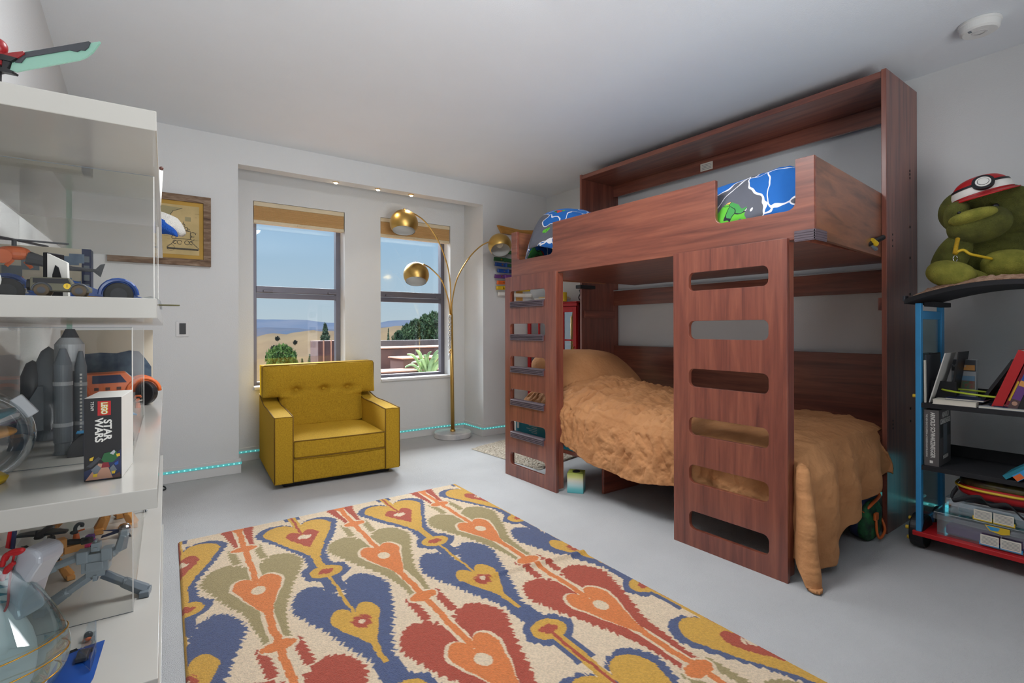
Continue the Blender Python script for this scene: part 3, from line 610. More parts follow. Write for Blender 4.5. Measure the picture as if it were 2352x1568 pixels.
for (ya, yb) in ((cy0+.01, (cy0+cy1)/2-.002), ((cy0+cy1)/2+.002, cy1-.01)):
    b = MB(); zt, zb = ct-.035, .10
    b.box(cx0, cx0+.02, ya, ya+.045, zb, zt); b.box(cx0, cx0+.02, yb-.045, yb, zb, zt); b.box(cx0, cx0+.02, ya+.045, yb-.045, zt-.05, zt); b.box(cx0, cx0+.02, ya+.045, yb-.045, zb, zb+.05)
    b.box(cx0+.002, cx0+.018, (ya+yb)/2-.009, (ya+yb)/2+.009, zb+.05, zt-.05)
    for z in (.45, .70, .95): b.box(cx0+.003, cx0+.017, ya+.045, yb-.045, z-.008, z+.008)
    d = b.build('door', 'red', t, bevel=.0015); MB().box(cx0+.008, cx0+.011, ya+.045, yb-.045, zb+.05, zt-.05).build('glass_pane', 'bubble', d)
    hy = ya+.02 if ya < 3.6 else yb-.02
    MB().tube([(cx0, hy, .78), (cx0-.02, hy, .79), (cx0-.02, hy, .88), (cx0, hy, .89)], .005, 8).build('handle', 'gold', d)
# things on the cabinet
def book(name, label, c, d, rot, mt, pages='paper', parent_group=None, text_=None, cat='book', tcol='white', tsz=.02, spine='-x'):
    # c: centre of base, d: (thickness, depth, height); spine faces local -y
    t = thing(name, label, cat, c, 0, parent_group); m = Matrix.Translation(Vector(c)) @ rot; w, dp, h = d
    MB().box(-w/2+.0015, w/2-.0015, -dp/2+.002, dp/2-.002, .0015, h-.003, m).build('pages', pages, t)
    b = MB(); b.box(-w/2, -w/2+.0015, -dp/2, dp/2, 0, h, m); b.box(w/2-.0015, w/2, -dp/2, dp/2, 0, h, m); b.box(-w/2, w/2, -dp/2, -dp/2+.002, 0, h, m); b.build('cover', mt, t)
    return t, m
Z = ct+.013
t = thing('mug', 'yellow mug with pens standing on the red cabinet', 'mug', (3.36, 3.70, Z))
c = ony(1293, 688, 3.60); c = Vector((c.x, 3.60, Z))
MB().lathe([(0, .002), (.036, 0), (.038, .01), (.038, .085), (.035, .085), (.034, .01), (0, .01)], 24, Matrix.Translation(c)).build('cup', 'yellow', t, smooth=True)
MB().tube([c+Vector((0, 0, .02)), c+Vector((-.02, .02, .125))], .006, 8).build('pen', 'orange', t); MB().tube([c+Vector((0, 0, .02)), c+Vector((-.028, .01, .12))], .007, 8).build('pen', 'yellow', t)
t = thing('pliers', 'grey pliers standing in a holder beside the yellow mug', 'pliers', (3.38, 3.5, Z)); c = Vector((3.40, 3.555, Z))
MB().tube(spline([c, c+Vector((.012, -.01, .04)), c+Vector((0, 0, .08)), c+Vector((-.008, .01, .115))]), .006, 8).build('jaw', 'mid_grey', t, smooth=True)
MB().tube(spline([c+Vector((.004, -.004, 0)), c+Vector((-.014, .01, .04)), c+Vector((0, 0, .08)), c+Vector((.016, -.012, .112))]), .006, 8).build('jaw', 'dark_grey', t, smooth=True)
t = thing('toy_snake', 'wavy grey strip lying on the red cabinet beside the pliers', 'toy', (3.45, 3.5, Z))
MB().grid(lambda u, v: Vector((3.49, 3.475+.07*u, Z+v*(.022+.007*math.sin(u*16)))), 30, 2).build('wavy_band', 'mid_grey', t, solid=.008)
Z2 = Z
for i, (mt, y0, y1, z0, z1, lb) in enumerate((('paper', 3.93, 4.2, 0, .035, 'thick cream book at the bottom of the pile on the red cabinet'), ('white', 3.80, 4.12, .037, .055, 'thin white book in the middle of the pile on the red cabinet'), ('yellow', 3.82, 4.05, .057, .066, 'thin yellow book on top of the pile on the red cabinet'))):
    t = thing('book', lb, 'book', (3.40, (y0+y1)/2, Z+z0), group='books piled on the red cabinet'); MB().box(3.285, 3.50, y0, y1, Z+z0, Z+z0+.002).build('cover', mt, t); MB().box(3.288, 3.50, y0+.003, y1-.003, Z+z0+.002, Z+z1-.002).build('pages', 'paper', t); MB().box(3.285, 3.50, y0, y1, Z+z1-.002, Z+z1).build('cover', mt, t)
# ---- martial-arts belt rack on the far wall
t = thing('belt_rack', 'light oak belt rack with pointed ends on the wall beside the bunk bed', 'rack', (3.2, 4.22, 1.4))
a = ony(1142, 517, 4.235); z = a.z; x0 = a.x
b = MB(); b.prism([(x0, z), (x0+.05, z-.075), (x0+.5, z-.085), (x0+.56, z-.01), (x0+.5, z+.0), (x0+.28, z-.02)], 4.215, 4.248, 'y'); b.box(x0+.24, x0+.32, 4.235, 4.248, z-.75, z-.08); rk = b.build('backboard', 'oak', t, bevel=.002)
BL = [('dark green belt with a gold emblem, topmost on the oak rack', 'green', 'green', 577, 1137), ('green belt with a gold emblem below the lamp shade on the rack', 'green', 'green', 595, 1133.5), ('half blue half green belt on the rack', 'blue', 'green', 607, 1136), ('blue belt with a gold emblem on the rack', 'blue', 'navy', 621, 1140.6), ('purple belt with a white cloth tag on the rack', 'purple', 'purple', 633.5, 1134), ('orange belt on the rack below the purple belt', 'orange', 'black_matte', 648, 1139), ('yellow belt on the rack below the orange belt', 'yellow', 'yellow', 661, 1138.5), ('white belt, lowest on the oak rack', 'white', 'paper', 675.5, 1143)]
for i, (lb, m1_, m2_, py, px) in enumerate(BL):
    p_ = ony(px, py, 4.215); q_ = ony(px, py+8.5, 4.215); h = p_.z-q_.z; zc = p_.z; t = thing('martial_arts_belt', lb, 'belt', (p_.x, 4.2, zc-h/2), group='coloured belts on the oak rack')
    x1 = 3.30+.02*(i % 3)
    MB().grid(lambda u, v: Vector((p_.x+(x1-p_.x)*u, 4.205+.006*math.sin(u*9+i)-.006*v, zc-h/2+h*v+.004*math.sin(u*7+i))), 24, 3).build('belt_band', m1_, t, smooth=True, solid=.012)
    kx = p_.x+.125; MB().ball((kx, 4.192, zc), (.012, .014, h*.62), e=.7, u=12, v=8).build('knot', m1_, t, smooth=True)
    MB().box(kx+.012, x1-.1, 4.188, 4.194, zc-h*.42, zc+h*.42).build('belt_fold', m2_, t, bevel=.002)
    MB().lathe([(.004, -.0005), (.009, -.0005), (.009, .0005), (.004, .0005)], 12, frame((kx-.045, 4.190, zc), (1, 0, 0), (0, 0, 1))).build('emblem', 'gold', t)
# ================================================================ armchair
ch = thing('armchair', 'wide mustard yellow fabric armchair with three buttons in front of the window', 'armchair', (.713, 3.623, 0), R(-4.0))
CM = WM[ch.name]; CW = .852; AW = .118
def CB(): return MB(CM)
def pipe(pts, nm='piping', mt='mustard_dark', parent=ch, r=.0035): return MB(CM).tube(pts, r, 8).build(nm, mt, parent, smooth=True)
CB().box(AW-.005, CW-.11+.005, .004, .80, .035, .195).build('base', 'mustard', ch, bevel=.012)
CB().box(.06, CW-.06, .06, .76, 0, .036).build('swivel_foot', 'black_matte', ch, bevel=.01)
for i, (x0, x1) in enumerate(((0, AW), (CW-.11, CW))):
    def arm(u, v, x0=x0, x1=x1):
        # v around the section (bottom-left, up, across, down), u along depth
        y = u*.86; zt = .475+.012*math.sin(u*PI)+.072*max(0, (u-.60)/.40)**1.5; s = v*4
        if s < 1: return Vector((x0, y, .035+(zt-.035)*s))
        if s < 2: return Vector((x0+(x1-x0)*(s-1), y, zt+.006*math.sin((s-1)*PI)))
        if s < 3: return Vector((x1, y, zt-(zt-.035)*(s-2)))
        return Vector((x1-(x1-x0)*(s-3), y, .035))
    b = CB(); n, k4 = 16, 16; rows = [[b._v(arm(i_/n, j/k4)) for j in range(k4)] for i_ in range(n+1)]
    for a, c in zip(rows, rows[1:]):
        for j in range(k4): b.face([a[j], c[j], c[(j+1) % k4], a[(j+1) % k4]])
    b.face(rows[0]); b.face(rows[-1][::-1]); ar = b.build('arm', 'mustard', ch, bevel=.008)
    zt = .478; pipe([(x0+.002, -.001, .045), (x0+.002, -.001, zt), (x1-.002, -.001, zt), (x1-.002, -.001, .045)], parent=ar)
    pipe([(x0+.001, y/20*.86, .475+.012*math.sin(y/20*PI)+.072*max(0, (y/20-.60)/.40)**1.5+.002) for y in range(21)], parent=ar)
    pipe([(x1-.001, y/20*.86, .475+.012*math.sin(y/20*PI)+.072*max(0, (y/20-.60)/.40)**1.5+.002) for y in range(21)], parent=ar)
# seat cushion
def cushion(f, nu, nv, name, parent=ch, mt='mustard'):
    b = CB(); g = [[b._v(f(i/nu, j/nv, 1)) for j in range(nv+1)] for i in range(nu+1)]; h = [[b._v(f(i/nu, j/nv, 0)) for j in range(nv+1)] for i in range(nu+1)]
    for i in range(nu):
        for j in range(nv): b.face([g[i][j], g[i+1][j], g[i+1][j+1], g[i][j+1]]); b.face([h[i][j], h[i][j+1], h[i+1][j+1], h[i+1][j]])
    for i in range(nu): b.face([g[i][0], h[i][0], h[i+1][0], g[i+1][0]]); b.face([g[i][nv], g[i+1][nv], h[i+1][nv], h[i][nv]])
    for j in range(nv): b.face([g[0][j], g[0][j+1], h[0][j+1], h[0][j]]); b.face([g[nu][j], h[nu][j], h[nu][j+1], g[nu][j+1]])
    return b.build(name, mt, parent, smooth=False, bevel=.010)
sx0, sx1 = AW+.003, CW-.113
def seat(u, v, top):
    d = (1-(2*u-1)**4)*(1-(2*v-1)**4); return Vector((sx0+(sx1-sx0)*u, -.002+.62*v+(-.008*(1-(2*u-1)**2) if v == 0 else 0), (.312+.022*d+.004*fbm((u*4, v*4, 0))) if top else .198))
st = cushion(seat, 24, 20, 'seat_cushion')
for z, dz in ((.312, 1), (.198, 0)): pipe([(sx0+(sx1-sx0)*k/16, -.004-.008*(1-(2*k/16-1)**2), z+.0) for k in range(17)], parent=st)
# T-shaped back cushion
BT = [(.115, .335), (.117, .50), (.0, .535), (-.004, .60), (0, .745), (.012, .768), (.05, .775), (CW/2, .782), (CW-.05, .785), (CW-.012, .775), (CW+.002, .75), (CW+.004, .62), (CW, .545), (CW-.112, .505), (CW-.11, .335)]
BTN = [(.235, .585), (.44, .585), (.63, .585)]
def inT(x, z):
    return z <= .785 and z >= .32 and ((x >= -.001 and x <= CW+.001) if z > .535 else (x >= .117 and x <= CW-.112))
b = CB(); nx, nz_ = 86, 46; fr = {}; bk = {}
def edge(x, z):
    lo, hi = (0, CW) if z > .53 else (.117, CW-.112); zt = .775+.012*x/CW
    return max(0, min(x-lo, hi-x, zt-z, (z-.53) if (x < .117 or x > CW-.112) else 9))
def yf(x, z):
    e = edge(x, z); p = 1-math.exp(-e/.03); y = .600+.05*((z-.32)/.45) - .050*p
    for bx_, bz in BTN: d = math.hypot((x-bx_)*.75, z-bz); y += .048*math.exp(-(d/.026)**2)+.010*math.exp(-((z-bz)/.02)**2)*math.exp(-((x-bx_)/.10)**2)
    return y+.006*fbm((x*5, z*7, 1))
for i in range(nx+1):
    for j in range(nz_+1):
        x = CW*i/nx; z = .32+.46*j/nz_
        if z > .53 or .113 <= x <= CW-.105: fr[i, j] = b._v((x, yf(x, z), z+(.012*x/CW if j > 40 else 0)))
for (i, j) in list(fr):
    x = CW*i/nx; z = .32+.46*j/nz_; bk[i, j] = b._v((x, .80+.03*((z-.32)/.45), z+(.012*x/CW if j > 40 else 0)))
cells = [(i, j) for i in range(nx) for j in range(nz_) if all(k in fr for k in ((i, j), (i+1, j), (i, j+1), (i+1, j+1)))]; cs = set(cells)
for i, j in cells:
    b.face([fr[i, j], fr[i+1, j], fr[i+1, j+1], fr[i, j+1]]); b.face([bk[i, j], bk[i, j+1], bk[i+1, j+1], bk[i+1, j]])
    if (i-1, j) not in cs: b.face([fr[i, j], fr[i, j+1], bk[i, j+1], bk[i, j]])
    if (i+1, j) not in cs: b.face([fr[i+1, j+1], fr[i+1, j], bk[i+1, j], bk[i+1, j+1]])
    if (i, j-1) not in cs: b.face([fr[i+1, j], fr[i, j], bk[i, j], bk[i+1, j]])
    if (i, j+1) not in cs: b.face([fr[i, j+1], fr[i+1, j+1], bk[i+1, j+1], bk[i, j+1]])
for v in [v for v in b.b.verts if not v.link_faces]: b.b.verts.remove(v)
bc = b.build('back_cushion', 'mustard', ch, smooth=True)
b2 = [(0.002, .54), (0, .64), (.0, .765), (.012, .780), (CW/2, .787), (CW-.012, .792), (CW, .775), (CW, .64), (CW, .545)]
pipe([(x, .645, z) for x, z in b2], parent=bc)
for bx_, bz in BTN: MB(CM).ball((bx_, yf(bx_, bz)-.012, bz), (.0145, .010, .0145)).build('button', 'mustard', bc, smooth=True)
CB().box(.02, CW-.02, .80, .86, .035, .60).build('back_frame', 'mustard', ch, bevel=.02)
# ================================================================ arc lamp
bc_ = onz(1040, 1002, .0); lc = Vector((bc_.x, bc_.y, 0)); lc = onz(1040, 1003, 0)
lp = thing('floor_lamp', 'brass floor lamp with three globe shades on a round marble base', 'floor lamp', lc)
dl = (lc-CAM).dot(fw)
MB().lathe([(0, 0), (.176, 0), (.182, .008), (.182, .048), (.176, .056), (0, .056)], 64, Matrix.Translation(lc)).build('base', 'marble', lp, smooth=False, bevel=.002)
top = at(1036, 722, dl)
MB().tube([lc+Vector((0, 0, .05)), (top.x, top.y, top.z)], .0185, 20).build('pole', 'brass', lp, smooth=True)
MB().tube([lc+Vector((0, 0, .05)), lc+Vector((0, 0, .075))], .026, 20).build('pole_collar', 'brass', lp, smooth=True)
ARMS = [([(1036, 722), (1033, 640), (1021, 588), (1003, 547), (978, 511), (955, 493), (934, 484)], 4.62, (928, 513), .125, 'top globe'), ([(1034, 722), (1030, 690), (1015, 645), (990, 617), (972, 606)], 4.80, (956, 631), .119, ''), ([(1038, 722), (1039, 690), (1050, 640), (1076, 594), (1103, 566), (1128, 553)], 4.72, (1148, 563), .108, '')]
for k, (pts, de, sc_, r, _) in enumerate(ARMS):
    n = len(pts); P3 = [at(px, py, dl+(de-dl)*(i/(n-1))) for i, (px, py) in enumerate(pts)]
    am = MB().tube(spline(P3, 8), .0062, 10).build('arm', 'brass', lp, smooth=True)
    j_ = P3[n//2]; MB().ball(j_, .010, u=12, v=8).build('joint', 'brass', am, smooth=True)
    c = at(*sc_, de); tilt = (c-P3[-1]); tilt = Vector((tilt.x*.5, tilt.y*.5, -.30 if k < 2 else -.2)).normalized()
    if k == 0: ax = Vector((-.13, -.24, -1))
    elif k == 1: ax = Vector((-.2, -.36, -1))
    else: ax = Vector((-.30, -.66, -1))
    ax.normalize(); q = (-ax).to_track_quat('Z', 'Y').to_matrix().to_4x4(); mm_ = Matrix.Translation(c) @ q
    pr = [(r*math.sin(a_), r*math.cos(a_)) for a_ in [PI*.70*i/22 for i in range(23)]]; pr_in = [(x*.975, z*.975) for x, z in pr[::-1]]
    sh = MB().lathe(pr, 48, mm_).build('globe_shade', 'brass', lp, smooth=True)
    MB().lathe(pr_in, 48, mm_).build('shade_lining', 'white_plastic', sh, smooth=True)
    MB().lathe([(.018, r*.97), (.02, r*.5), (0, r*.5)], 16, mm_).build('socket', 'brass_dark', sh, smooth=True)
    MB().ball(mm_ @ Vector((0, 0, r*.10)), .034).build('bulb', 'bulb_off', sh, smooth=True)
    MB().tube([mm_ @ Vector((0, 0, r*.98)), mm_ @ Vector((0, 0, r*1.16))], .009, 10).build('cap', 'brass_dark', sh, smooth=True)
# beaded cord hanging on the pole
t = thing('beaded_charm', 'woven beaded charm hanging down the brass lamp pole', 'charm', at(1033, 820, dl-.03)); b = MB(); rd = random.Random(3)
for i in range(90):
    f = i/90; p_ = at(1033+(2.2*math.sin(i*1.9)), 724+f*78, dl-.034-.006*math.cos(i*1.9)); b.ball(p_, .0075, u=6, v=4)
b.build('beaded_cord', 'marble', t, smooth=True); mat('bead_brown', (150, 84, 40), .4)
p_ = at(1034, 808, dl-.04); MB().tube([p_+Vector((.011*math.cos(a_/8*PI), 0, .011*math.sin(a_/8*PI))) for a_ in range(17)], .0035, 8).build('ring', 'bead_brown', t, smooth=True)
MB().tube([at(1033, 812, dl-.04), at(1031, 826, dl-.04)], [.010, .003], 8).build('tassel', 'marble', t, smooth=True)
MB().tube(spline([lc+Vector((.17, .02, .006)), lc+Vector((.28, .0, .005)), lc+Vector((.5, -.1, .005)), lc+Vector((.72, -.12, .005))]), .003, 6).build('power_cord', 'light_grey', lp, smooth=True)
# ================================================================ rug
P0 = Vector((.154, 3.02, 0)); ex = Vector((1.577, .0125, 0)).normalized(); ey = Vector((ex.y, -ex.x, 0)); ey = (ey-ex*.043).normalized(); RW, RL, K = 1.577, 2.44, .2628
CR, RE, OR, OL, YE_, BL_ = [s2l(c) for c in ((224, 202, 174), (170, 70, 54), (216, 122, 64), (158, 142, 100), (208, 160, 66), (70, 86, 126))]
nS, nT = 420, 640
S = np.linspace(0, RW, nS+1)[None, :]; T = np.linspace(0, RL, nT+1)[:, None]; S, T = np.broadcast_arrays(S, T); S = S.copy(); T = T.copy()
colr = np.zeros(S.shape+(3,)); colr[:] = CR
rg = np.random.RandomState(4)
def wob(x, k, ph): return np.sin(x*k+ph)*.5+np.sin(x*k*2.3+ph*1.7)*.3+np.sin(x*k*4.1+ph*2.9)*.2
def saw(x): return (x-np.floor(x))
def half(t, t0, tw, tb, w, lobe):
    # half-width profile and inner notch of a heart hanging from t0 (top) to tb (tail)
    u = np.clip((t-tw)/(tb-tw), 0, 1); low = w*(1-u)**1.25*(1+.35*u)
    return np.where(t > tw, low, -1)
def heart(ds, t, t0, tw, tb, w, jag=0, tail=.0, ph=0, notch=1.0):
    a = np.abs(ds); j = 0
    if jag:
        j = jag*(saw((t*1.0+a*.5)/.030+ph+.6*np.sin(a*31+ph))-.35)+jag*.7*(saw((t*.8-a*.7)/.047+ph*2)-.4)
    aa = a-j; tt = t-j*.6*(t < tw)
    u = np.clip((tt-tw)/(tb-tw), 0, 1); low = (aa < np.maximum(w*(1-u)**1.5*(1+.55*u), tail)) & (tt >= tw) & (tt < tb)
    cx_ = w*.52; rx = w*.5; ry = (tw-t0)
    top = (((aa-cx_)/rx)**2+((tt-tw)/ry)**2 < 1+(7*jag*(saw(a/.024+tt*9+ph)-.6) if jag else 0)) & (tt < tw) | ((aa < cx_) & (tt < tw) & (tt > tw-ry*(.15+.6*notch*aa/cx_)))
    return low | top
def put(m, c): colr[m] = c
def stem(ds, t, a, b_, w0, w1): return (np.abs(ds) < np.clip(w0+(w1-w0)*(t-a)/(b_-a), min(w0, w1), max(w0, w1))) & (t > a) & (t < b_)
for k in range(-1, 8):
    c = K*k; x = S-c+.008*wob(T, 7, k*1.3); xs = S-c+.004*wob(T, 30, k)
    if k % 2:                                             # column of olive and red hearts with orange cores
        for n in range(-1, 3):
            t0 = .295+.9*n; A = OL if n % 2 == 0 else RE; B_ = RE if A is OL else OL
            put(heart(x, T, t0+.15, t0+.30, t0+.88, .195, .016, .03, k+n), A)
            put((np.abs(np.abs(x)-(.055-.028*np.clip((T-t0-.62)/.2, 0, 1))) < .018+.010*(saw(T/.03+k)-.5)) & (T > t0+.62) & (T < t0+.90), A)
            put((np.abs(np.abs(x)-.055) < .017+.012*(saw(T/.028+k)-.5)) & (T > t0-.02) & (T < t0+.16), A)
        TT = [.295+.9*n for n in range(-1, 3)]; g = .009
        for t0 in TT: put(stem(x, T, t0-.45, t0+.5, .024, .024), CR); put(heart(xs, T, t0+.335-g, t0+.42, t0+.72+g, .094+g, 0, .02, 0), CR); put(((x/.064)**2+((T-t0)/.046)**2 < 1), CR)
        for t0 in TT: put(stem(xs, T, t0-.45, t0+.40, .014, .012), OR); put(heart(xs, T, t0+.335, t0+.42, t0+.74, .090, 0, .013, 0), OR); put(((x/.056)**2+((T-t0+.0)/.032)**2 < 1+.25*wob(x, 90, k)), OR)
        for t0 in TT: put((((x)/.027)**2+((T-t0-.465)/.036)**2 < 1), CR)
    else:                                                 # column of yellow hearts and blue hearts
        for n in range(-1, 3):
            t0 = .757+.9*n; blue = (n % 2 == 0)
            g = .020
            if blue:
                put(heart(x, T, t0+.10, t0+.28, t0+.86, .180, .016, .035, k*2+n), BL_)
            else:
                put(heart(x, T, t0+.22, t0+.34, t0+.86, .178+g, .012, .048, k+n), BL_); put(heart(xs, T, t0+.245, t0+.355, t0+.80, .172-g*.4, .003, .022, k), YE_)
        for n in range(-1, 3):
            t0 = .757+.9*n; blue = (n % 2 == 0)
            put(((x/.098)**2+((T-t0)/.088)**2 < 1+.22*wob(x+T, 70, k)), BL_)
            put(stem(x, T, t0-.17, t0+.20, .042, .040) & (saw(T/.02) < 2), BL_)
            put(((x/.068)**2+((T-t0)/.058)**2 < 1+.10*wob(x+T, 60, k)), YE_)
            if blue: put(stem(x, T, t0-.30, t0, .016, .018), YE_)
            else: put(stem(x, T, t0, t0+.32, .02, .02), YE_)
            put(stem(xs, T, t0-.02, t0+.42, .0065, .0065), YE_ if blue else RE); put(((x/.034)**2+((T-t0)/.024)**2 < 1+.5*wob(x*1.3+T, 120, k)), RE)
            if blue:
                put(heart(xs, T, t0+.34, t0+.43, t0+.66, .088, 0, .012, 0), YE_); put(stem(xs, T, t0+.60, t0+.9, .010, .007), YE_)
                put((((x)/.034)**2+((T-t0-.465)/.042)**2 < 1+.6*wob(x*1.6-T, 120, k+n)), RE); put((((x)/.012)**2+((T-t0-.465)/.014)**2 < 1), CR)
            else:
                put(heart(xs, T, t0+.37, t0+.44, t0+.62, .076, .004, .007, 0), RE); put(stem(xs, T, t0+.58, t0+.86, .0065, .0065), RE)
                put((((x)/.032)**2+((T-t0-.46)/.026)**2 < 1+.7*wob(x*1.3+T, 110, k+n)), CR)
colr *= (1+.30*(rg.rand(*S.shape)-.5))[..., None]
hz = .011+.0012*rg.rand(*S.shape); ed = np.minimum(np.minimum(S, RW-S), np.minimum(T, RL-T)); hz = hz*np.clip(ed/.008+.15, 0, 1)
hz += .014*np.exp(-((T-1.16-.15*S+.1)/.018)**2)*np.clip((S-.75)/.5, 0, 1)
wx = P0.x+ex.x*S+ey.x*T; wy = P0.y+ex.y*S+ey.y*T
vs = np.stack([wx-.9, wy-1.8, hz], -1).reshape(-1, 3)
idx = np.arange((nS+1)*(nT+1)).reshape(nT+1, nS+1); fc = np.stack([idx[:-1, :-1], idx[1:, :-1], idx[1:, 1:], idx[:-1, 1:]], -1).reshape(-1, 4)
me = bpy.data.meshes.new('rug'); me.vertices.add(len(vs)); me.vertices.foreach_set('co', vs.ravel()); me.loops.add(fc.size); me.loops.foreach_set('vertex_index', fc.ravel()); me.polygons.add(len(fc)); me.polygons.foreach_set('loop_start', np.arange(len(fc))*4)
me.update(calc_edges=True); me.validate(); ca = me.color_attributes.new('pile', 'FLOAT_COLOR', 'POINT'); ca.data.foreach_set('color', np.concatenate([colr.reshape(-1, 3), np.ones((len(vs), 1))], 1).ravel())
m = mat('rug_pile', (200, 180, 150), .95, bump=.9, bscale=260, sheen=.25); g = m.node_tree; at_ = g.nodes.new('ShaderNodeAttribute'); at_.attribute_name = 'pile'; g.links.new(at_.outputs['Color'], g.nodes['Principled BSDF'].inputs['Base Color'])
me.materials.append(m); o = bpy.data.objects.new('rug', me); col.objects.link(o); o.location = (.9, 1.8, .001); tag(o, 'cream wool rug with a flame-edged heart pattern in blue, red and yellow', 'rug')
# ================================================================ wall things
t = thing('framed_map', 'old map of an ocean coast in a weathered wooden frame on the far wall', 'picture', (.13, 4.22, 1.505))
x0, x1, z0, z1 = -.165, .417, 1.508, 1.997; b = MB(); w = .045
b.prism([(x0, z0), (x1, z0), (x1-w, z0+w), (x0+w, z0+w)], 4.215, 4.248, 'y'); b.prism([(x0, z1), (x1, z1), (x1-w, z1-w), (x0+w, z1-w)], 4.215, 4.248, 'y')
b.prism([(x0, z0), (x0, z1), (x0+w, z1-w), (x0+w, z0+w)], 4.215, 4.248, 'y'); b.prism([(x1, z0), (x1, z1), (x1-w, z1-w), (x1-w, z0+w)], 4.215, 4.248, 'y'); b.build('picture_frame', 'barn', t)
mat('map_paper', (196, 172, 122), .8, var=.05, vscale=8, c2=(176, 156, 108)); mat('map_sea', (160, 150, 112), .8, var=.04); mat('map_mount', (186, 146, 60), .7); mat('map_ink', (88, 84, 76), .8, var=.1, vscale=60)
MB().box(x0+w, x1-w, 4.232, 4.246, z0+w, z1-w).build('mount', 'map_mount', t); mx0, mx1, mz0, mz1 = x0+w+.028, x1-w-.026, z0+w+.028, z1-w-.028
mp_ = MB().box(mx0, mx1, 4.229, 4.232, mz0, mz1).build('map_sheet', 'map_paper', t)
cst = [(mx0, mz1), (mx1-.10, mz1-.02), (mx1-.155, mz1-.045), (mx1-.18, mz1-.09), (mx1-.22, mz1-.12), (mx1-.29, mz1-.17), (mx1-.34, mz1-.21), (mx0, mz1-.25)]
b = MB(); b.prism(cst, 4.2282, 4.229, 'y'); b.build('sea', 'map_sea', mp_)
def ink(pts, r, nm='coastline', mt='map_ink'): MB().tube([(x, 4.2278, z) for x, z in pts], r, 5).build(nm, mt, mp_)
cs_ = []
for i in range(60):
    f = i/59*5; k = int(min(4, f)); f -= k; p_ = cst[1+k]; q_ = cst[2+k]; cs_.append((p_[0]+(q_[0]-p_[0])*f+.004*noise.noise(Vector((i*.9, 0, 0))), p_[1]+(q_[1]-p_[1])*f+.006*noise.noise(Vector((i*.8, 5, 0)))))
ink(cs_, .0016)
for i in range(26):
    rd.seed(i); xx = mx0+.2+rd.random()*.22; zz = mz1-.05-rd.random()*.2
    if zz < mz1-.08-(mx1-.12-xx)*.7 or xx > mx1-.12: ink([(xx, zz), (xx+.012+.02*rd.random(), zz+.002)], .0006, 'place_name')
b = MB(); cx_, cz_ = mx1-.095, mz0+.115
b.box(cx_-.04, cx_+.04, 4.2272, 4.228, cz_-.003, cz_+.048); b.build('cartouche_panel', 'map_paper', mp_)
def arc(cx2, cz2, r, a0, a1, w_=.002): ink([(cx2+r*math.cos(R(a0+(a1-a0)*k/12)), cz2+r*math.sin(R(a0+(a1-a0)*k/12))) for k in range(13)], w_, 'scroll')
ink([(cx_-.042, cz_-.005), (cx_+.042, cz_-.005), (cx_+.042, cz_+.05), (cx_-.042, cz_+.05), (cx_-.042, cz_-.005)], .0022, 'cartouche_border')
for s_ in (-1, 1): arc(cx_+s_*.058, cz_+.03, .016, 0, 300); arc(cx_+s_*.055, cz_+.002, .012, 60, 330); arc(cx_+s_*.022, cz_-.03, .014, 0, 320); arc(cx_+s_*.048, cz_-.03, .012, 30, 300); arc(cx_+s_*.018, cz_+.066, .010, 0, 300); arc(cx_+s_*.03, cz_+.06, .007, 0, 320); ink([(cx_+s_*.045, cz_-.02), (cx_+s_*.095, cz_-.07)], .002, 'scroll')
arc(cx_, cz_+.09, .010, 0, 350); ink([(cx_, cz_+.098), (cx_, cz_+.115)], .0016, 'scroll'); ink([(cx_-.095, cz_-.075), (cx_+.09, cz_-.075)], .006, 'ground_line')
arc(mx0+.27, mz0+.045, .022, 0, 330, .0008)
b = MB(); b.box(mx1-.085, mx1-.05, 4.2272, 4.228, mz0+.235, mz0+.265); b.build('inset_square', 'map_sea', mp_)
t = thing('light_switch', 'white wall plate with a black rocker beside the armchair alcove', 'light switch', (.248, 4.245, .99))
a = ony(404, 738, 4.249); c = ony(434, 773, 4.249); MB().box(a.x, c.x, 4.242, 4.2495, c.z, a.z).build('wall_plate', 'trimw', t, bevel=.002); a = ony(412, 742, 4.242); c = ony(427, 767, 4.242); MB().box(a.x, c.x, 4.236, 4.243, c.z, a.z).build('rocker', 'black', t, bevel=.001)
t = thing('power_outlet', 'white power outlet low on the far wall beside the display shelves', 'outlet', (.13, 4.245, .27)); a = ony(355, 1012, 4.249); c = ony(374, 1044, 4.249); MB().box(a.x, c.x, 4.242, 4.2495, c.z, a.z).build('wall_plate', 'trimw', t, bevel=.002)
b = MB()
for z in (.3, .7): zz = c.z+(a.z-c.z)*z; b.box(a.x+.02, a.x+.024, 4.2405, 4.2421, zz-.006, zz+.006); b.box(c.x-.024, c.x-.02, 4.2405, 4.2421, zz-.006, zz+.006)
b.build('slots', 'black', t)
c = onz(2250, 52, ZC); t = thing('smoke_detector', 'round white smoke detector on the ceiling at the upper right', 'smoke detector', (c.x, c.y, ZC-.045))
mm_ = Matrix.Translation((c.x, c.y, 0)); MB().lathe([(0, ZC-.046), (.062, ZC-.046), (.071, ZC-.038), (.074, ZC-.014), (.078, ZC-.012), (.078, ZC-.001), (0, ZC-.001)], 48, mm_).build('casing', 'white_plastic', t, bevel=.001)
MB().lathe([(.018, ZC-.0475), (.028, ZC-.0475), (.028, ZC-.046), (.018, ZC-.046)], 24, mm_).build('test_button', 'trimw', t)
b = MB()
for k in range(4): b.box(c.x-.05+.006*k, c.x-.048+.006*k, c.y+.02, c.y+.032, ZC-.0475, ZC-.0455)
b.build('vents', 'mid_grey', t)
